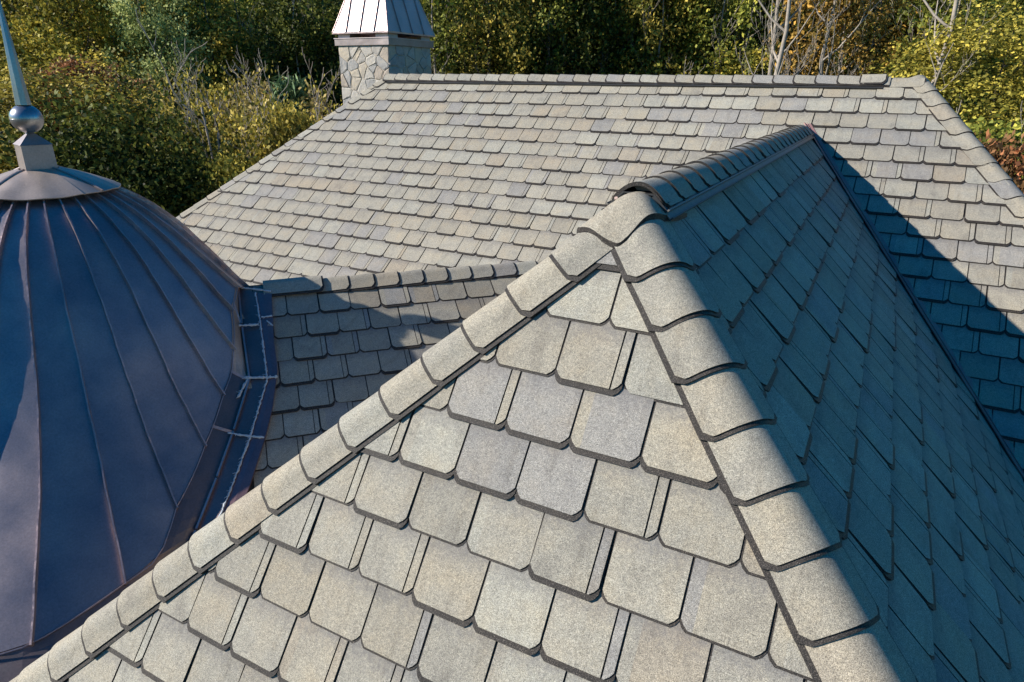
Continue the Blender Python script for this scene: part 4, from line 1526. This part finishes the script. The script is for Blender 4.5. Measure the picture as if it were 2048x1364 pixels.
tree(1884, 20, z_at(-60, 20) + 4, 'sparse', 'orange', 'grey leafless tree with curling branches above the right hip of the main roof', trunk='pale', nocrown=True, name='bare_tree')
tt = random.Random(31)
for k in range(24):
    u = 880 + k * 47 + tt.uniform(-16, 16)
    d = tt.uniform(29, 35)
    pale = tt.random() < .45
    tree(u, d, z_at(-60, d) + tt.uniform(1, 4), 'sparse', tt.choice(['dark', 'green', 'dark', 'olive', 'green']), 'slim tree with a bare ' + ('grey' if pale else 'dark brown') + ' trunk showing between thin leaves along the wood edge', group=('grey' if pale else 'dark') + ' trunked slim trees along the wood edge', trunk='pale' if pale else 'brown', cw=.8, ch_=.9, name='slim_tree')
tree(1440, 30, z_at(60, 30), 'sparse', 'yellow', 'small yellow green tree low against the middle of the wood', cw=.9, ch_=.7)
tree(1240, 31, z_at(-10, 31), 'sparse', 'green', 'light green tree left of the slim grey trunk', cw=1.0)
tree(900, 33, z_at(-10, 33) + 2, 'tall', 'dark', 'dark green tree right behind the chimney cap', cw=1.0)
tree(1020, 32, z_at(60, 32), 'sparse', 'olive', 'thin brownish tree just left of the thick dark trunk', cw=1.0, ch_=.8)
tree(970, 36, z_at(0, 36) + 2, 'tall', 'dark', 'dark green tree between chimney and thick dark trunk', cw=1.1)
tree(1140, 37, z_at(0, 37) + 3, 'tall', 'green', 'green tree just right of the thick dark trunk', cw=1.1)
tree(1400, 37, z_at(0, 37) + 3, 'broad', 'dark', 'dark round tree left of the white trunks', cw=1.2, ch_=1.2)
tree(1790, 36, z_at(0, 36) + 3, 'broad', 'green', 'green tree between the orange leaves and the grey bare tree', cw=1.1)
# right edge
tree(2010, 21, z_at(5, 21) + 0.3, 'near', 'yellow', 'bright yellow green tree at the upper right corner', cw=1.35, ch_=1.0, name='yellow_tree')
tree(1985, 17, z_at(225, 17), 'nearbush', 'green', 'light green shrub below the yellow tree beside the right hip', 'shrub', cw=1.7, ch_=1.5, name='shrub', trunk='sap')
tree(2052, 14, z_at(235, 14), 'nearbush', 'red', 'reddish autumn shrub at the right edge beside the roof', 'shrub', cw=1.2, ch_=1.8, name='shrub', trunk='sap')
tree(2080, 26, z_at(100, 26), 'broad', 'green', 'green tree at the right edge behind the red shrub', cw=1.0)
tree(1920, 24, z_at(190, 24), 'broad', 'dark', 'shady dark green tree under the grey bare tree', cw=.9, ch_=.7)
# left half
tree(60, 30, z_at(-60, 30) + 2, 'broad', 'yellow', 'yellow olive tree at the upper left corner behind the spike', cw=1.1)
tree(160, 28, z_at(-20, 28) + 1, 'broad', 'yellow', 'large yellow green tree right of the dome spike', cw=1.0)
tree(235, 32, z_at(-60, 32) + 3, 'sparse', 'olive', 'tree with a leaning dark trunk left of the pale green tree', cw=1.0)
tree(305, 25, z_at(-10, 25) + .8, 'tall', 'pale', 'pale silvery green tree left of the middle of the wood', cw=.72, ch_=.75)
tree(420, 27, z_at(-20, 27) + 1, 'tall', 'olive', 'olive green tree between the pale green tree and the chimney', cw=1.0, ch_=.9)
tree(500, 29, z_at(-20, 29) + 1, 'broad', 'green', 'green tree in the wood left of the chimney', cw=1.0)
tree(600, 26, z_at(-20, 26) + 1.2, 'tall', 'dark', 'dark green tree with a birch-like trunk left of the chimney', cw=1.0, trunk='pale')
tree(655, 27, z_at(-10, 27) + 1.2, 'tall', 'dark', 'dark green tree directly left of the chimney', cw=.9)
tree(570, 17, z_at(150, 17), 'pine', 'pine', 'young blue green pine between the thicket and the chimney', 'pine', name='pine_tree', cw=.8, ch_=.8, trunk='sap')
tree(615, 16, z_at(235, 16), 'pine', 'pine', 'small blue green pine just above the roof edge left of the chimney', 'pine', name='pine_tree', cw=.6, ch_=.55, trunk='sap')
# thicket of thin stems
tk = random.Random(5)
for k in range(16):
    u = 285 + k * 21 + tk.uniform(-10, 10)
    d = tk.uniform(15.5, 23)
    tree(u, d, z_at(tk.uniform(120, 190), d), 'brush', tk.choice(['tan', 'olive', 'tan', 'yellow']), 'thin stemmed sapling with sparse tan leaves in the brushy thicket left of the roof', 'sapling', group='saplings of the tan thicket', name='sapling', trunk='sap', cw=.75, ch_=.9)
tree(375, 13.5, z_at(185, 13.5), 'brush', 'tan', 'bare leaning sapling low in the thicket near the dome', 'sapling', name='sapling', trunk='sap', nocrown=True)
tree(520, 13, z_at(215, 13), 'nearbush', 'olive', 'olive shrub with reddish leaves against the roof edge', 'shrub', name='shrub', trunk='sap', cw=1.0, ch_=1.4)
tree(455, 11.5, z_at(300, 11.5), 'nearbush', 'yellow', 'light green shrub in the corner between dome and main roof', 'shrub', name='shrub', trunk='sap', cw=.9, ch_=1.2)
tree(400, 12.5, z_at(350, 12.5), 'nearbush', 'olive', 'low olive shrub right behind the dome shoulder', 'shrub', name='shrub', trunk='sap', cw=.9, ch_=1.0)
# big dark tree just behind the dome
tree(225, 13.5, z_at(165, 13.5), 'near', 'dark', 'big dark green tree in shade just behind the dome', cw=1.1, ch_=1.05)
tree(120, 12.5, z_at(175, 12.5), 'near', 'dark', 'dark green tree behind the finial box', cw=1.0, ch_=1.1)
tree(20, 14, z_at(105, 14), 'near', 'olive', 'olive brown tree at the left edge beside the spike', cw=.95, ch_=.6)
tree(130, 15.5, z_at(128, 15.5), 'nearbush', 'red', 'reddish crown of leaves above the dark tree behind the dome', cw=.8, ch_=.8, trunk='brown')
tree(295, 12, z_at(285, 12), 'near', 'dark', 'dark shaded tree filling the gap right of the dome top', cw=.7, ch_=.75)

# undergrowth over the ground
rng = np.random.default_rng(5)
nU = 60000
ua = rng.uniform(-75, 20, nU); ud = rng.uniform(12, 46, nU)
X, Y = np.sin(np.radians(ua)) * ud, np.cos(np.radians(ua)) * ud
hz = np.array([gh(x, y) for x, y in zip(X, Y)])
Z = hz + rng.beta(1.3, 3, nU) * (1.4 + 0.9 * np.sin(X * .7) * np.cos(Y * .6))
o = link('undergrowth', leaf_mesh('undergrowth', np.stack([X, Y, Z], axis=1), .17, 3, mat=LEAF['olive']))
o['kind'] = 'stuff'
tag(o, 'tangled olive undergrowth covering the wood floor', 'undergrowth')
